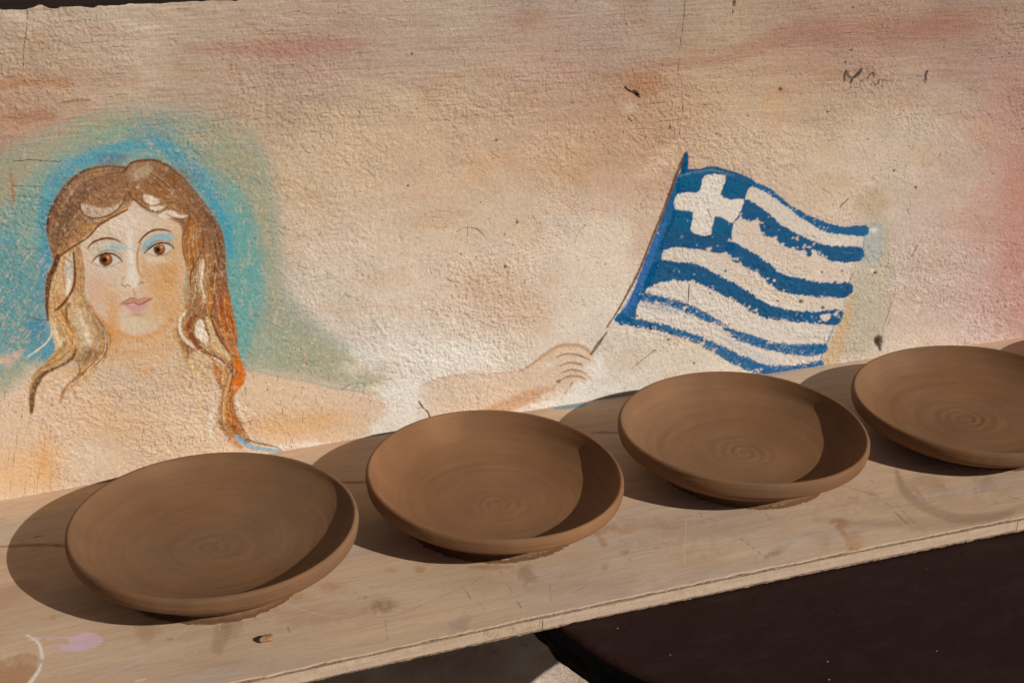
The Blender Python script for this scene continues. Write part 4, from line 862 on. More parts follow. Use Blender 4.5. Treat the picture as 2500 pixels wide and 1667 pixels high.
for _ in range(120):
    x, y = rg.uniform(620, 2450), rg.uniform(260, 800); l_ = rg.uniform(6, 30); a0 = rg.normal(.5, .8)
    crack([(x, y), (x + l_ * .5 * math.cos(a0) + rg.uniform(-3, 3), y + l_ * .5 * math.sin(a0)), (x + l_ * math.cos(a0), y + l_ * math.sin(a0))], rg.uniform(.9, 1.7), (128, 94, 70), rg.uniform(.25, .6), .0006)
for _ in range(70):
    x, y = rg.uniform(440, 960), rg.uniform(900, 1100); l_ = rg.uniform(5, 24); a0 = rg.normal(1.8, .35)
    crack([(x, y), (x + l_ * math.cos(a0), y + l_ * math.sin(a0))], rg.uniform(.9, 1.8), (108, 80, 60), rg.uniform(.3, .7), .0006)
for _ in range(26):
    x, y = rg.uniform(0, 130), rg.uniform(950, 1180); l_ = rg.uniform(12, 40)
    crack([(x, y), (x - l_ * .12, y + l_)], rg.uniform(.9, 1.6), (140, 108, 84), rg.uniform(.3, .7), .0005)

# --- relief of the plaster
hgt = cv.h
coarse = fbm(X * 9, Z * 9, 41, 3) * 0.0016
trowel = fbm(X * 38 + 2 * vnoise(X * 8, Z * 8, 43), Z * 60, 44, 3)
grain = vnoise(X * 210, Z * 230, 45) * .6 + vnoise(X * 430, Z * 430, 46) * .75
brushed = fbm(X * 40, Z * 420, 47, 2)
rid = np.abs(fbm(X * 62 + 1.2 * vnoise(X * 30, Z * 30, 48), Z * 95, 49, 3))
crease = -(1 - sstep(0.0, 0.06, rid)) * sstep(.1, .5, vnoise(X * 22, Z * 30, 50))
tp = 1 - sstep(.36, .44, Z + .02 * vnoise(X * 5, Z * 5, 51))
tp = 1 - tp
face_calm = np.isin(cv.label, [3, 5, 6, 7, 8, 9]).astype(np.float32)
rgh = sstep(-.35, .45, fbm(X * 8, Z * 10, 53, 3)) * 1.15 + .25
gr = cv.n1 * .6 + vnoise(U / 3.6, V / 3.2, 57) * .5
pits = sstep(.42, .72, vnoise(U / 5.0, V / 4.2, 58) * .7 + cv.n1 * .45) * (.35 + .65 * sstep(-.3, .4, cv.n2))
hgt = hgt + coarse + 0.0007 * trowel * (.3 + .8 * rgh) * (1 - .4 * face_calm) + (0.00052 * grain * rgh * (1 - .35 * face_calm) + 0.0005 * crease * (1 - .7 * face_calm)) + tp * 0.00036 * brushed - .0004 * pits
low = sstep(1040, 1110, V + .16 * (U - 690)) * 0  # keep the join with the board even
Y = -hgt
relief_shade = np.clip(1 + 0.08 * crease * (1 - .8 * face_calm) + .13 * gr * (1 - .45 * face_calm) - .26 * pits * (1 - .7 * face_calm), .5, 1.2)  # grain tone, with creases and pits darkened to paint in relief shade
cv.rgb *= relief_shade[..., None]
fig = ((cv.label >= 1) & (cv.label <= 10)).astype(np.float32) * (1 - .5 * np.isin(cv.label, [5, 6, 7, 8]))
wear = sstep(.25, .7, vnoise(U / 7.5, V / 6.0, 111) * .55 + cv.n1 * .45 + .25 * cv.n2) * fig
cv.mix(full, (wear * .42).astype(np.float32), (206, 178, 150))
hl = (cv.label == L['halo'])[..., None]
cv.rgb = np.where(hl, cv.rgb * np.array([1.08, 1.0, .90], np.float32), cv.rgb)
bl_ = (np.isin(cv.label, BLS) & (cv.rgb[..., 2] > 1.6 * cv.rgb[..., 0]))[..., None]
cv.rgb = np.where(bl_, cv.rgb * np.array([.9, 1.0, .86], np.float32), cv.rgb)
WALLK = np.array([0.97, 0.92, 0.86], np.float32)
colr = np.clip(cv.rgb / WALLK, 0.003, 0.86)

nz, nx = X.shape
idx = np.arange(nz * nx).reshape(nz, nx)
quads = np.stack([idx[:-1, :-1], idx[:-1, 1:], idx[1:, 1:], idx[1:, :-1]], -1).reshape(-1, 4)
lab = cv.label[:-1, :-1].ravel()
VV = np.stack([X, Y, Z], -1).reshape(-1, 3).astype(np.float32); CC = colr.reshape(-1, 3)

wall = thing('mural_wall', 'plastered wall painted with a woman in a turquoise glow holding a striped flag', 'wall', (0, 0, 0))
def piece(name, ids, parent):
    sel = np.isin(lab, ids)
    if not sel.any(): return None
    q = quads[sel]; u_, inv = np.unique(q, return_inverse=True)
    return mesh_obj(name, VV[u_], inv.reshape(-1, 4), PLASTER, parent, False, CC[u_])
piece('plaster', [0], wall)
piece('painted_glow', [L['halo']], wall)['label'] = 'turquoise glow painted round the head'
woman = piece('painted_woman', [L['skin']], wall)
woman['label'] = 'bare shoulders and outstretched arm of the painted woman'
piece('face', [L['face']], woman); piece('hair', [L['hair']], woman)['label'] = 'long wavy brown hair'
piece('eye', [L['eyeL']], woman); piece('eye', [L['eyeR']], woman)
piece('eyebrow', [L['browL']], woman); piece('eyebrow', [L['browR']], woman)
piece('mouth', [L['mouth']], woman); piece('hand', [L['hand']], woman)
flag = piece('painted_flag', [L['flag']], wall)
flag['label'] = 'painted waving flag of blue and white stripes'
piece('cross', [L['cross']], flag)['label'] = 'white cross'
piece('canton', [L['canton']], flag)['label'] = 'blue field round the white cross'
piece('hoist_edge', [L['hoist']], flag); piece('flagpole', [L['pole']], flag)['label'] = 'thin brown flagpole'
for k in ('s1', 's2', 's3', 's4', 's5', 's6'): piece('stripe', [L[k]], flag)
piece('signature', [L['sign']], wall)['label'] = 'faded grey brushed signature'

# back of the plaster, set-back foot of the wall, wall above the lintel
x0, x1 = float(xs[0]), float(xs[-1])
bm = bmesh.new(); box(bm, x0, x1, 0.006, 0.3, -0.03, 0.535); bm_obj('masonry_core', bm, RENDER, wall)
bx = np.linspace(x0, x1, 420); bz = np.linspace(GZ - .02, -0.0305, 110)
BX, BZ = np.meshgrid(bx, bz)
BY = 0.092 - 0.006 * fbm(BX * 7, BZ * 7, 61, 4) - 0.003 * fbm(BX * 40, BZ * 40, 62, 3)  # set back on purpose so the table's shadow lands in place
bi = np.arange(BX.size).reshape(BX.shape)
mesh_obj('wall_foot', np.stack([BX, BY, BZ], -1).reshape(-1, 3), np.stack([bi[:-1, :-1], bi[:-1, 1:], bi[1:, 1:], bi[1:, :-1]], -1).reshape(-1, 4), RENDER, wall, True)
bx = np.linspace(x0, x1, 300); bz = np.linspace(0.72, 2.3, 120)
BX, BZ = np.meshgrid(bx, bz)
BY = -0.002 - 0.004 * fbm(BX * 7, BZ * 7, 63, 4)
bi = np.arange(BX.size).reshape(BX.shape)
mesh_obj('upper_render', np.stack([BX, BY, BZ], -1).reshape(-1, 3), np.stack([bi[:-1, :-1], bi[:-1, 1:], bi[1:, 1:], bi[1:, :-1]], -1).reshape(-1, 4), RENDER, wall, True)
bm = bmesh.new(); box(bm, x0, x1, 0.010, 0.2, 0.5355, 0.7195); 
lo = bm_obj('lintel', bm, DARKBEAM, wall); lo['label'] = 'dark timber lintel along the top of the plaster'

# ------------------------------------------------------------------ the board
def pz(x): return 0.0135 * (1 - ((x - 0.288) / 0.9) ** 2)
PW, PT = 0.4316, 0.0203
board = thing('plywood_board', 'long clay-stained blockboard plank lying along the foot of the painted wall', 'board', (0, 0, 0))
XA, XB = -0.86, 1.66
fx = list(np.arange(-0.25, 1.30, 0.0016))
pxs = np.array([XA + (-.25 - XA) * k / 90 for k in range(90)] + fx + [fx[-1] + (XB - fx[-1]) * (k + 1) / 70 for k in range(70)])
pys = np.concatenate([np.arange(-PW, 0.0, 0.0016), [0.0]])
PX, PY = np.meshgrid(pxs, pys)
edge_w = 0.0011 * vnoise(PX * 55, PX * 0, 71) * (PY < -PW + .0005) + 0.0007 * vnoise(PX * 230, PX * 0, 72) * (PY < -PW + .0005)
PYe = PY + edge_w
PZ = pz(PX)
U2, V2 = project(np.stack([PX, PY, PZ], -1).reshape(-1, 3))
pc = Canvas(np.clip(U2, -1500, 4200).reshape(PX.shape), np.clip(V2, -900, 3600).reshape(PX.shape))
pc.ax, pc.ay = pxs, pys
pc.inv = lambda u, v: hit(u, max(v, 300), 2, 0.006)[:2]
base = np.zeros(PX.shape + (3,), np.float32) + lin((180, 152, 124)).astype(np.float32)
pc.rgb = base
fullp = (slice(None), slice(None))
g1 = fbm(PX * 5 + .6 * vnoise(PX * 3, PY * 9, 73), PY * 90, 74, 4)
g2 = fbm(PX * 3, PY * 14, 75, 3); g3_ = fbm(PX * 9, PY * 9, 76, 3)
pc.mix(fullp, sstep(.0, .5, g2) * .5, (166, 151, 140))
pc.mix(fullp, sstep(.1, .6, g3_) * .40, (160, 130, 104))
pc.mix(fullp, sstep(.1, .6, -g3_) * .35, (188, 162, 138))
pc.rgb *= (1 + .12 * g1)[..., None]
P8 = frame(0, 1100, 2.352); N7 = frame(1100, 1250, 1.68); Z4 = frame(2000, 780, 3.016); D2 = frame(880, 980, 3.459); N5 = frame(600, 1300, 2.138)
CLY = (158, 116, 80)
# clay stains, drips, water marks
for fr, c_, r_, col, a_ in ((N7, (150, 225), (90, 10), CLY, .8), (N7, (1610, 45), (36, 22), CLY, .75), (N7, (1660, 130), (40, 60), CLY, .55), (N7, (1530, 130), (40, 40), CLY, .45), (N7, (300, 250), (40, 40), (150, 118, 92), .5), (N7, (720, 162), (22, 6), CLY, .8), (N7, (735, 195), (10, 6), CLY, .6), (N7, (900, 66), (40, 8), CLY, .7), (N7, (850, 145), (18, 10), CLY, .5), (N7, (640, 60), (40, 14), CLY, .6), (N7, (720, 75), (40, 12), CLY, .6),
                           (N7, (630, 225), (20, 14), (140, 112, 88), .5), (P8, (2200, 870), (80, 50), (132, 102, 74), .7), (P8, (1700, 830), (60, 24), CLY, .7), (P8, (1900, 780), (70, 30), CLY, .6), (P8, (1580, 850), (40, 20), CLY, .6), (P8, (840, 1040), (70, 60), (150, 114, 84), .5), (P8, (975, 1080), (20, 8), CLY, .7), (P8, (305, 955), (20, 22), CLY, .5), (P8, (1330, 1010), (60, 70), (150, 120, 94), .5), (N5, (910, 195), (30, 18), CLY, .7), (N5, (750, 195), (40, 14), CLY, .5), (N5, (950, 160), (30, 10), CLY, .6), (N5, (720, 390), (70, 40), (138, 108, 80), .6), (N5, (1470, 230), (50, 50), (146, 116, 90), .55), (N5, (1120, 480), (60, 40), (136, 122, 112), .55),
                           (Z4, (170, 1490), (60, 30), CLY, .7), (Z4, (760, 1200), (180, 50), (156, 120, 90), .5), (Z4, (840, 1250), (160, 40), (150, 120, 94), .4), (Z4, (1230, 1210), (60, 60), (140, 122, 108), .5), (Z4, (400, 1280), (80, 20), (156, 118, 90), .5), (D2, (2000, 1100), (90, 20), CLY, .6), (D2, (2240, 1270), (40, 12), CLY, .6)):
    pc.blob(fr(c_), (r_[0] / fr.k, r_[1] / fr.k), col, a_ * .9, p=2.6, rough=1.5)
pc.poly(P8([(-20, 1230), (60, 1180), (150, 1160), (205, 1180), (215, 1240), (190, 1300), (120, 1350), (-20, 1380)]), (156, 116, 80), soft=3, alpha=.8, rough=2)
pc.stroke(Z4([(570, 1120), (620, 1250), (720, 1345), (850, 1412), (1000, 1460), (1200, 1462), (1420, 1420)]), [10, 20, 24, 22, 24, 22, 14], (132, 106, 84), soft=6, alpha=.6, rough=3)
pc.stroke(N7([(1590, 60), (1620, 100), (1650, 150), (1668, 200)]), [14, 14, 20, 30], CLY, soft=3, alpha=.7, rough=2)
pc.stroke(N7([(1400, 125), (1350, 155), (1290, 185)]), [6, 18, 8], (142, 112, 84), soft=5, alpha=.6, rough=3)
pc.stroke(N7([(1500, 30), (1860, 50), (2200, 30), (2352, -20)]), [10, 24, 30, 20], (136, 110, 90), soft=9, alpha=.4, rough=5)
pc.stroke(P8([(1250, 1130), (1280, 1030), (1300, 960)]), [30, 40, 30], (142, 112, 88), soft=8, alpha=.5, rough=4)
pc.stroke(N5([(1830, 0), (1870, 60)]), [10, 16], CLY, soft=3, alpha=.6)
pc.stroke(P8([(0, 850), (120, 800), (220, 780)]), [50, 40, 20], (150, 116, 88), soft=12, alpha=.5, rough=6)
for x, y, rx, ry, col, a_ in ((300, 1600, 260, 26, (190, 164, 138), .5), (1000, 1450, 260, 24, (188, 164, 140), .5), (1400, 1430, 220, 20, (158, 124, 94), .35), (1900, 1330, 240, 22, (190, 166, 142), .5), (2250, 1230, 200, 26, (160, 128, 100), .4), (760, 1500, 150, 22, (160, 126, 98), .35), (1620, 1280, 160, 16, (160, 126, 96), .4), (550, 1620, 140, 16, (158, 124, 96), .35)):
    pc.blob((x, y), (rx, ry), col, a_, p=1.4, rough=2.2)
# lilac and white paint
LIL = (194, 162, 168)
pc.poly(P8([(345, 1128), (400, 1100), (388, 1072), (440, 1060), (480, 1042), (540, 1045), (585, 1072), (588, 1100), (530, 1130), (470, 1150), (400, 1150), (345, 1138)]), LIL, soft=1.2, rough=1.4)
pc.stroke(P8([(400, 1072), (330, 1072), (272, 1078)]), [5, 3, 6], LIL, soft=1, rough=1); pc.stroke(P8([(360, 1116), (255, 1126)]), [5, 1.5], LIL, soft=1, rough=1)
pc.poly(P8([(160, 1082), (190, 1066), (235, 1070), (236, 1084), (195, 1092)]), LIL, soft=1.2, rough=1)
pc.stroke(P8([(155, 1058), (200, 1085), (230, 1122), (244, 1185)]), [3, 6, 8, 8], (216, 206, 190), soft=1.5, rough=2.5, dry=.4)
pc.stroke(P8([(240, 1215), (215, 1272), (165, 1340)]), [4, 8, 9], (216, 206, 190), soft=1.5, rough=2.5, dry=.4)
pc.stroke(P8([(1108, 985), (1020, 1065), (900, 1150), (750, 1230), (600, 1290), (460, 1336)]), 2.6, (190, 156, 160), soft=1, alpha=.85, rough=.7)
pc.stroke(P8([(1640, 875), (1800, 930), (1950, 950), (2150, 955), (2352, 925)]), [4, 3.4, 3.4, 2], (188, 160, 156), soft=1.6, alpha=.6, rough=1)
pc.stroke(N5([(480, 438), (640, 440), (800, 425), (1000, 340), (1130, 290)]), 3, (150, 114, 88), soft=1.6, alpha=.4, rough=1)
pc.stroke(P8([(0, 425), (120, 400)]), 2, (190, 165, 142), alpha=.6)
pc.stroke(D2([(1640, 56), (1780, 44), (1905, 20)]), [6, 10, 7], (84, 128, 142), soft=2, alpha=.85, rough=2)
pc.stroke(P8([(1260, 975), (1262, 1025)]), 2.4, (206, 188, 168), alpha=.7, dry=.5)
pc.stroke(P8([(780, 1322), (830, 1312)]), 4, (210, 198, 184), alpha=.7, dry=.4)
# a dark grain line and knots, scratches
pc.stroke(P8([(-40, 552), (100, 545), (260, 540), (420, 548), (600, 540)]), [3, 6, 7, 6, 4], (112, 76, 50), soft=2.5, alpha=.75, rough=2)
pc.stroke(P8([(200, 496), (240, 488)]), [2, 5, 2], (60, 40, 28), soft=1)
pc.stroke(P8([(1880, 180), (2000, 182), (2120, 180)]), [2, 5, 4], (104, 70, 48), soft=2, alpha=.8)
pc.stroke(D2([(1960, 262), (2060, 262), (2180, 264)]), [2, 5, 4], (104, 70, 48), soft=2, alpha=.7)
def scr(fr, p, wd=1.1, col=(112, 84, 62), a=.7): pc.stroke(fr(p), wd, col, soft=.9, alpha=a, rough=.5, dig=.0002)
for p in ([(200, 240), (290, 392)], [(465, 240), (520, 312)], [(1190, 108), (1300, 190)], [(405, 292), (412, 362)], [(1820, 0), (1890, 62)], [(50, 300), (85, 360)], [(130, 260), (90, 290)], [(455, 265), (470, 255)], [(500, 330), (555, 300)], [(1020, 0), (1030, 20)], [(1290, 5), (1330, 40)]): scr(N7, p)
scr(N7, [(968, 30), (962, 212)], 1.3, (206, 178, 148), .6)
for p in ([(1650, 1010), (1688, 1112)], [(2210, 970), (2225, 1080)]): scr(P8, p)
for p in ([(170, 1222), (420, 1295)], [(480, 1340), (660, 1510)], [(690, 1240), (800, 1350)], [(1385, 1295), (1500, 1330)], [(560, 1350), (700, 1500)], [(380, 1180), (410, 1200)]): scr(Z4, p, 1.2)
for _ in range(150):
    x = rg.uniform(0, 2500); y0 = 1225 - .16 * x; y = rg.uniform(y0 + 30, y0 + 430); l_ = rg.uniform(6, 40); a0 = rg.normal(1.0, .5)
    pc.stroke([(x, y), (x + l_ * math.cos(a0), y + l_ * math.sin(a0))], rg.uniform(.7, 1.2), (120, 92, 70) if rg.random() < .6 else (200, 172, 146), soft=.8, alpha=rg.uniform(.15, .5), rough=.4)
for _ in range(50):
    x = rg.uniform(0, 2500); y0 = 1225 - .16 * x; y = rg.uniform(y0 + 10, y0 + 430)
    pc.blob((x, y), (rg.uniform(3, 16), rg.uniform(2, 7)), CLY, rg.uniform(.2, .6), p=2, rough=1.3)
PLK = np.array([0.80, 0.785, 0.76], np.float32)
pcol = np.clip(pc.rgb / PLK, .01, .8)
PZ2 = PZ + pc.h + .00012 * g1
ny_, nx_ = PX.shape
ii = np.arange(ny_ * nx_).reshape(ny_, nx_)
tq = np.stack([ii[:-1, :-1], ii[:-1, 1:], ii[1:, 1:], ii[1:, :-1]], -1).reshape(-1, 4)
verts = np.stack([PX, PYe, PZ2], -1).reshape(-1, 3)
# skirt: the thin top ply turned down round the front edge
VT = 0.0021
sk = verts[ii[0]].copy(); sk[:, 2] -= VT + .0004 * vnoise(pxs * 120, pxs * 0, 77)
inn = sk.copy(); inn[:, 1] += .004
n0 = len(verts)
fs = [[ii[0, k + 1], ii[0, k], n0 + k, n0 + k + 1] for k in range(nx_ - 1)] + [[n0 + k + 1, n0 + k, n0 + nx_ + k, n0 + nx_ + k + 1] for k in range(nx_ - 1)]
vcol = pcol.reshape(-1, 3)
skc = np.tile(np.array([[.60, .44, .30]], np.float32), (2 * nx_, 1))
vcol = vcol.copy(); 
mesh_obj('top_veneer', np.vstack([verts, sk, inn]), np.vstack([tq, np.array(fs)]), VENEER, board, False, np.vstack([vcol, skc]))['label'] = 'stained and paint-splashed top face of the board'

def edge_strip(name, xa, xb, zt, zb, yin, mat, rough, seed, step=.004, wav=0.0):
    """bar running along the board between depths zt and zb, its front face set in by yin and roughened"""
    n = max(2, int((xb - xa) / step)); x = np.linspace(xa, xb, n)
    rows = []
    f = np.stack
    for z_, y_ in ((zt, 0.0), (zt, yin), (zt * .5 + zb * .5, yin), (zb, yin), (zb, 0.0)):
        if y_ == 0.0: yy = np.full(n, -.001)
        else: yy = -PW + yin + rough * (vnoise(x * 160, x * 0 + z_ * 900, seed) + .7 * vnoise(x * 420, x * 0 + z_ * 900, seed + 1)) + wav * vnoise(x * 14, x * 0, seed + 2)
        rows.append(f([x, yy, pz(x) - z_ + (0 if y_ == 0 else .0003 * vnoise(x * 200, x * 0 + z_ * 700, seed + 3))], 1))
    v = np.vstack(rows); k = len(rows)
    q = []
    for r in range(k - 1):
        a = np.arange(n - 1) + r * n
        q.append(np.stack([a + 1, a, a + n, a + n + 1], 1))
    a = np.arange(n - 1)
    q.append(np.stack([a, a + 1, a + 1 + (k - 1) * n, a + (k - 1) * n], 1))
    ends = [[r * n for r in (0, 1, 3, 4)], [r * n + n - 1 for r in (4, 3, 1, 0)]]
    q.append(np.array(ends))
    return mesh_obj(name, v, np.vstack(q), mat, board)
edge_strip('upper_crossband', XA, XB, 0.0023, 0.0056, .0007, CROSS, .0006, 80, .0022)
cj = [XA, -.42, -.06, 0.232, 0.296, 0.598, 0.885, 1.19, 1.44, XB]
for k in range(len(cj) - 1):
    edge_strip('core_strip', cj[k] + .0002, cj[k + 1] - .0002, 0.0058, 0.0178, [.0006, .0009, .0003, .0007, .0004, .0008, .0002, .0007, .0005][k], COREEND if k == 3 else CORE, .00035, 84 + k * 5)
edge_strip('lower_crossband', XA, XB, 0.0180, PT, .0008, CROSS, .0008, 140, .0022)

# ------------------------------------------------------------------ thrown clay plates
def lathe(rs, zs_, seg, close=True):
    th = np.linspace(0, 2 * np.pi, seg, endpoint=False)
    return th
def plate(cx, cy, R, tx, ty, h, rf, seed, label, twist, dep, steep=1.0, tone0=(1, 1, 1), d_lip=0.0185):
    root = thing('clay_plate', label, 'plate', (cx, cy, pz(cx)), 'unfired clay plates drying on the board')
    seg = 224
    th = np.linspace(0, 2 * np.pi, seg, endpoint=False)
    fl = h - dep                                        # floor height inside
    # profile, from the middle of the inside outwards over the lip and down to the foot
    inside = [(0.0, fl), (.10, fl + .0002), (.3, fl + .0007), (.5, fl + .0020), (.64, fl + .0043), (.76, fl + .0088), (.84, fl + .0145), (.90, fl + .0215), (.938, fl + dep - .0085), (.957, fl + dep - .0028), (.966, fl + dep - .0006), (.976, fl + dep)]
    soft_in = [(0.0, fl), (.10, fl + .0002), (.3, fl + .0010), (.5, fl + .0032), (.64, fl + .0068), (.76, fl + .0120), (.84, fl + .0172), (.90, fl + .0222), (.938, fl + dep - .0062), (.957, fl + dep - .0024), (.966, fl + dep - .0006), (.976, fl + dep)]
    inside = [tuple(np.array(a) * steep + np.array(b) * (1 - steep)) for a, b in zip(inside, soft_in)]
    rim = [(.976, h), (.988, h - .0008), (.997, h - .0028), (1.0, h - .006), (.999, h - .0105), (.992, h - .0155), (.982, h - d_lip), (.972, h - d_lip - .0008)]
    rfR = rf / R
    under = [(.972, h - d_lip - .0008), (.955, h - d_lip - .0012), (.90, h - d_lip - .0085), (.82, h - d_lip - .0165), (max(rfR + .03, .72), .0125), (rfR + .005, .0085)]
    foot = [(rfR + .005, .0085), (rfR - .004, .005), (rfR - .002, .0022), (rfR + .012, .0009), (rfR + .014, -.0004), (0.0, -.0004)]
    def dense(prof, n):
        p = spline(np.array(prof), n); return p
    rs = np.random.default_rng(seed)
    ph = rs.uniform(0, 6.28); oval = rs.uniform(.002, .007); lam0 = rs.uniform(.011, .0165); amp0 = rs.uniform(.45, 1.35); off = rs.normal(0, .0045, 2); warp = rs.uniform(.0005, .0018)
    def build(name, prof, n, ripple, smoothc=True):
        p = dense(prof, n)
        rr = p[:, 0][:, None] * R; zz = p[:, 1][:, None] + 0 * th[None]
        rad = rr * (1 + oval * np.cos(2 * (th + ph)) + .0014 * np.cos(3 * th + ph * 2) + .0006 * np.cos(5 * th + ph))[None]
        rr_ = rr + 0 * th[None]
        if ripple == 'in':
            ex = rad * np.cos(th)[None] - off[0]; ey = rad * np.sin(th)[None] - off[1]
            re_ = np.hypot(ex, ey); te_ = np.arctan2(ey, ex)
            turn = twist * te_ / (2 * np.pi)
            fr_ = re_ / R
            a_ = .00038 * np.exp(-((fr_ - .12) / .13) ** 2) + .00022 * np.exp(-((fr_ - .38) / .16) ** 2) + .00014 * np.exp(-((fr_ - .7) / .25) ** 2)
            lam = lam0 + .008 * sstep(.2, .6, fr_)
            zz = zz + amp0 * a_ * np.sin(2 * np.pi * (re_ / lam - turn) + 1.2 * vnoise(rr_ * 60, np.cos(th)[None] * 2 + rr_ * 0, seed)) * sstep(.0, .004, re_) * sstep(R * .96, R * .8, rr_)
            zz = zz + .00025 * fbm(rr_ * 230, np.cos(th)[None] * 1.5 + np.sin(th)[None] + rr_ * 0, seed + 2, 3) * sstep(0, .01, rr_)
        if ripple == 'rim':
            rad = rad + .00028 * vnoise(zz * 900, np.cos(th)[None] * 2 + zz * 0, seed + 5) + .0002 * vnoise(np.cos(th)[None] * 30 + zz * 0, np.sin(th)[None] * 30 + zz * 0, seed + 6)
        if ripple == 'out':
            rad = rad + .0005 * vnoise(zz * 500, np.cos(th)[None] * 2 + zz * 0, seed + 7)
        if ripple == 'foot':
            k = sstep(.007, .001, zz)
            rad = rad + k * (.0022 * np.abs(vnoise(np.cos(th)[None] * 16 + 0 * zz, np.sin(th)[None] * 16 + 0 * zz, seed + 8)) + .0016 * vnoise(np.cos(th)[None] * 50 + 0 * zz, np.sin(th)[None] * 50 + 0 * zz, seed + 9)) * (rr_ > .3 * R)
        x = rad * np.cos(th)[None]; y = rad * np.sin(th)[None]
        lift = sstep(.008, h, zz) 
        zz = zz + lift * (tx * x + ty * y) + lift * warp * np.cos(2 * th + ph)[None] * (rr_ / R)
        v = np.stack([x, y, zz], -1).reshape(-1, 3)
        n_ = len(p); i_ = np.arange(n_ * seg).reshape(n_, seg); j_ = np.roll(i_, -1, 1)
        q = np.stack([i_[:-1], i_[1:], j_[1:], j_[:-1]], -1).reshape(-1, 4)
        base_ = np.array([.205, .107, .053], np.float32) * np.array(tone0, np.float32)
        tone = 1 + .09 * fbm(rr_ * 170 - twist * th[None] / 6.28, np.cos(th)[None] * 1.3 + rr_ * 0, seed + 12, 4) + .07 * vnoise(x * 16, y * 16, seed + 13) + .05 * vnoise(rr_ * 900, np.cos(th)[None] * 3 + np.sin(th)[None] * 2 + rr_ * 0, seed + 16)
        dry_ = sstep(.15, .6, fbm(x * 14 + 3, y * 14, seed + 15, 3)) * sstep(.6, 1.0, rr_ / R)
        tone = tone * (1 + .16 * dry_)
        wet = sstep(-.2, .5, fbm(x * 9, y * 9, seed + 14, 2))
        colv = base_[None, None] * tone[..., None] * (1 + (wet[..., None] - .5) * np.array([.06, .13, .20], np.float32))
        return mesh_obj(name, v, q, CLAY, root, True, colv.reshape(-1, 3))
    build('basin', inside, 9, 'in'); build('rim', rim, 4, 'rim'); build('underside', under, 5, 'out'); build('foot', foot, 4, 'foot')
    # torn shreds of clay left round the foot by the cutting wire
    bm = bmesh.new()
    for _ in range(26):
        a = rs.uniform(0, 6.28); r0 = (rf + .012 * R) * (1 + oval * math.cos(2 * (a + ph))) + rs.uniform(-.0005, .0016)
        s = rs.uniform(.0009, .0024)
        mt = Matrix.Translation((r0 * math.cos(a), r0 * math.sin(a), s * .35)) @ Matrix.Rotation(a + 1.57, 4, 'Z') @ Matrix.Diagonal((s * rs.uniform(1.2, 3.2), s * .8, s * .6, 1))
        rr = bmesh.ops.create_icosphere(bm, subdivisions=1, radius=1.0, matrix=mt)
        for v in rr['verts']: v.co += Vector(rs.normal(0, s * .18, 3))
    o = bm_obj('clay_shreds', bm, CLAYPLAIN, root, False); o['kind'] = 'stuff'
    return root
mk = Mat('loose_clay', 0.8, 0.15)
mk.color(mk.mul((.34, .19, .10), mk.ramp(mk.noise(mk.coord(), 300, 3), [(0.3, g3(.7)), (0.7, g3(1.1))])))
CLAYPLAIN = mk.m
plate(0.0033, -0.2292, 0.1513, 0.0119, -0.0024, 0.0600, 0.0955, 11, 'brown clay plate below the painted face, beside the lilac paint splash', 1, .033, 0.0, (.94, .96, 1.0))
plate(0.3201, -0.2272, 0.1446, -0.0234, 0.0337, 0.0555, 0.0955, 23, 'brown clay plate below the painted arm, with a small scratched mark inside', 1, .040, 1.0, (1.02, .99, .95))
plate(0.6392, -0.2195, 0.1492, -0.0243, 0.0018, 0.0555, 0.0980, 37, 'brown clay plate directly below the painted flag', -1, .040, .9, (1.0, 1.0, 1.0))
plate(0.9643, -0.2327, 0.1533, 0.0087, 0.0036, 0.0520, 0.0980, 41, 'brown clay plate past the flag, below the black hole in the plaster', 1, .036, .6, (.93, .92, .9))
plate(1.2880, -0.2270, 0.1500, 0.0, 0.0, 0.0540, 0.1010, 53, 'brown clay plate at the far end of the board under the pink plaster', 1, .038)

# a crumb of clay on the board
bm = bmesh.new()
rc = np.random.default_rng(5)
bmesh.ops.create_icosphere(bm, subdivisions=3, radius=1.0)
for v in bm.verts:
    nn = .22 * float(vnoise(v.co.x * 2.3 + 5, v.co.y * 2.3 + v.co.z * 1.7, 91)) + .12 * float(vnoise(v.co.x * 6, v.co.y * 6 + v.co.z * 5, 92))
    v.co = Vector((v.co.x * .0078, v.co.y * .0042 + .0018 * math.cos(v.co.x * 2.4), v.co.z * .0034)) * (1 + 1.5 * nn)
p = hit(650, 1566, 2, pz(-.02))
cr = bm_obj('clay_crumb', bm, CLAYPLAIN, None, True)
cr.location = (p[0], p[1], pz(p[0]) + .0026); cr.rotation_euler = (0, 0, -.1)
cr['label'] = 'small dried crumb of clay lying on the bare board'; cr['category'] = 'clay crumb'

# ------------------------------------------------------------------ round dark table under the board
TC = (0.640, -0.360); TR = 0.332
tilt = -0.0165
tz = float(pz(0.45) - PT) - .0004 + tilt * (TC[0] - .45)
table = thing('round_table', 'dark brown round table with a rough charred edge holding up the board', 'table', (TC[0], TC[1], GZ))
top_root_z = tz - GZ
seg = 260; th = np.linspace(0, 2 * np.pi, seg, endpoint=False)
def ring_mesh(name, prof, mat, rough_fn=None, smooth=True):
    p = np.array(prof); r = p[:, 0][:, None] + 0 * th[None]; z = p[:, 1][:, None] + 0 * th[None]
    if rough_fn is not None: r, z = rough_fn(r, z)
    v = np.stack([r * np.cos(th)[None], r * np.sin(th)[None], z + tilt * r * np.cos(th)[None]], -1).reshape(-1, 3)
    n_ = len(p); i_ = np.arange(n_ * seg).reshape(n_, seg); j_ = np.roll(i_, -1, 1)
    return mesh_obj(name, v, np.stack([i_[:-1], i_[1:], j_[1:], j_[:-1]], -1).reshape(-1, 4), mat, table, smooth)
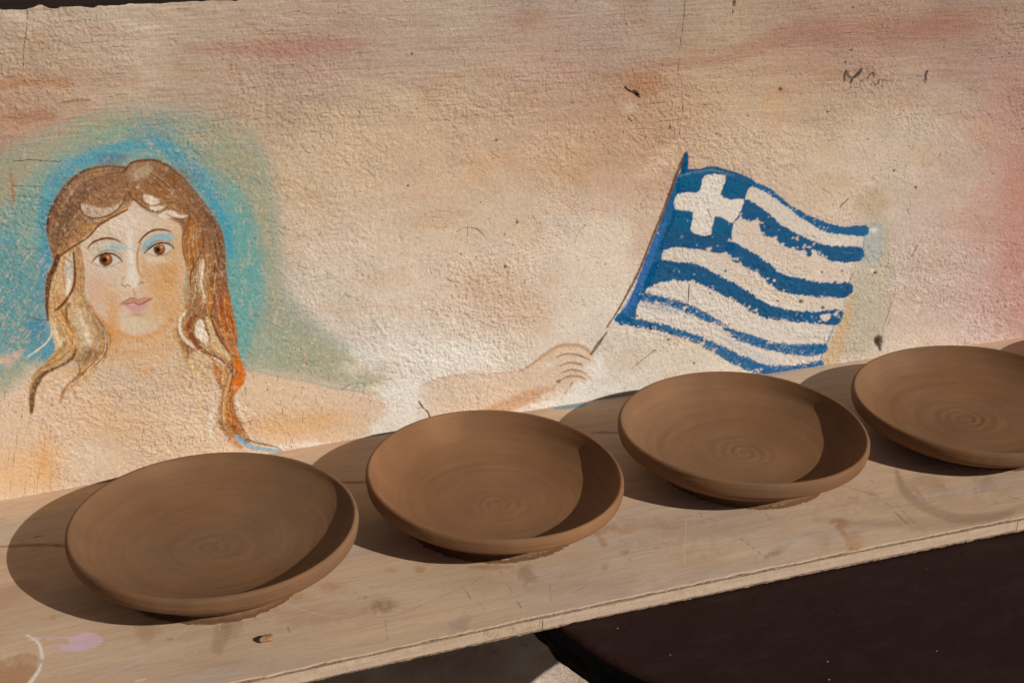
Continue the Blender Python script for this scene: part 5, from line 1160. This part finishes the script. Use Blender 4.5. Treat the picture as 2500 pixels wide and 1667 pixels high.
TTH = .048
tt = ring_mesh('tabletop', [(0.0, 0), (.1, 0), (.25, 0), (TR - .012, 0), (TR - .006, -.0006), (TR - .002, -.0022), (TR - .0005, -.005)], TABLE)
def er(r, z):
    k = sstep(-.005, -.012, z)
    ca, sa = np.cos(th)[None] * 14, np.sin(th)[None] * 14
    return r + k * (.0035 * fbm(ca * 1.5 + z * 90, sa * 1.5 - z * 60, 95, 3) - .001), z
te = ring_mesh('table_edge', [(TR - .0005, -.005), (TR, -.009)] + [(TR - .001 + .0015 * math.sin(k), -.009 - k * (TTH - .011) / 12) for k in range(1, 13)] + [(TR - .004, -TTH), (0, -TTH)], TEDGE, er)
for o in (tt, te): o.location.z = top_root_z
te['label'] = 'rough blackened table edge'
bm = bmesh.new()
r = bmesh.ops.create_cone(bm, cap_ends=True, segments=40, radius1=.075, radius2=.06, depth=top_root_z - TTH - .03, matrix=Matrix.Translation((0, 0, (top_root_z - TTH - .03) / 2 + .03)))
bm_obj('pedestal', bm, TEDGE, table, False)
bm = bmesh.new()
bmesh.ops.create_cone(bm, cap_ends=True, segments=56, radius1=.25, radius2=.235, depth=.036, matrix=Matrix.Translation((0, 0, .018)))
bm_obj('table_base', bm, TEDGE, table, False)

# unseen roof boards and opposite wall, added to block sky light and deepen shade
added_eave = thing('sky_blocker_eave', 'unseen roof of boards on rafters, added above the painted wall to block sky light', 'added_eave', (0, 0, 1.30))
for k in range(7):
    bm = bmesh.new(); beam(bm, (-1.5 + k * .7, 0.05, .10), (-1.5 + k * .7, -.74, -.04), .06, .09); bm_obj('blocker_rafter', bm, TREST, added_eave)
for k in range(6):
    y_ = .02 - k * .135
    bm = bmesh.new(); beam(bm, (-1.6, y_ - .065, .152 - k * .0239), (2.8, y_ - .065, .152 - k * .0239), .02, .132); bm_obj('blocker_board', bm, TREST, added_eave)
bm = bmesh.new(); box(bm, -6, 8, -6.3, -6.0, GZ - .05, 1.7)
yw = bm_obj('sky_blocker_wall', bm, BLOCKER, None)
yw['label'] = 'unseen rendered wall opposite the mural, added to block low sky light'; yw['category'] = 'wall'

# trestles that carry the two ends of the board, beyond the picture
def trestle(x, label):
    top_z = float(min(pz(x - .03), pz(x + .03))) - PT
    t = thing('trestle', label, 'trestle', (x, -.22, GZ), 'trestles under the ends of the board')
    hgt_ = top_z - GZ
    bm = bmesh.new(); box(bm, -.03, .03, -.2, .19, hgt_ - .06, hgt_, .002); bm_obj('crossbar', bm, TREST, t)
    for sy in (-1, 1):
        for sx_ in (-1, 1):
            bm = bmesh.new(); beam(bm, (sx_ * .02, sy * .15, hgt_ - .05), (sx_ * .13, sy * .18, 0), .04, .03); bm_obj('leg', bm, TREST, t)
trestle(-.74, 'timber trestle under the board, nearest the lilac paint splash')
trestle(1.54, 'timber trestle under the board, farthest from the lilac paint splash')
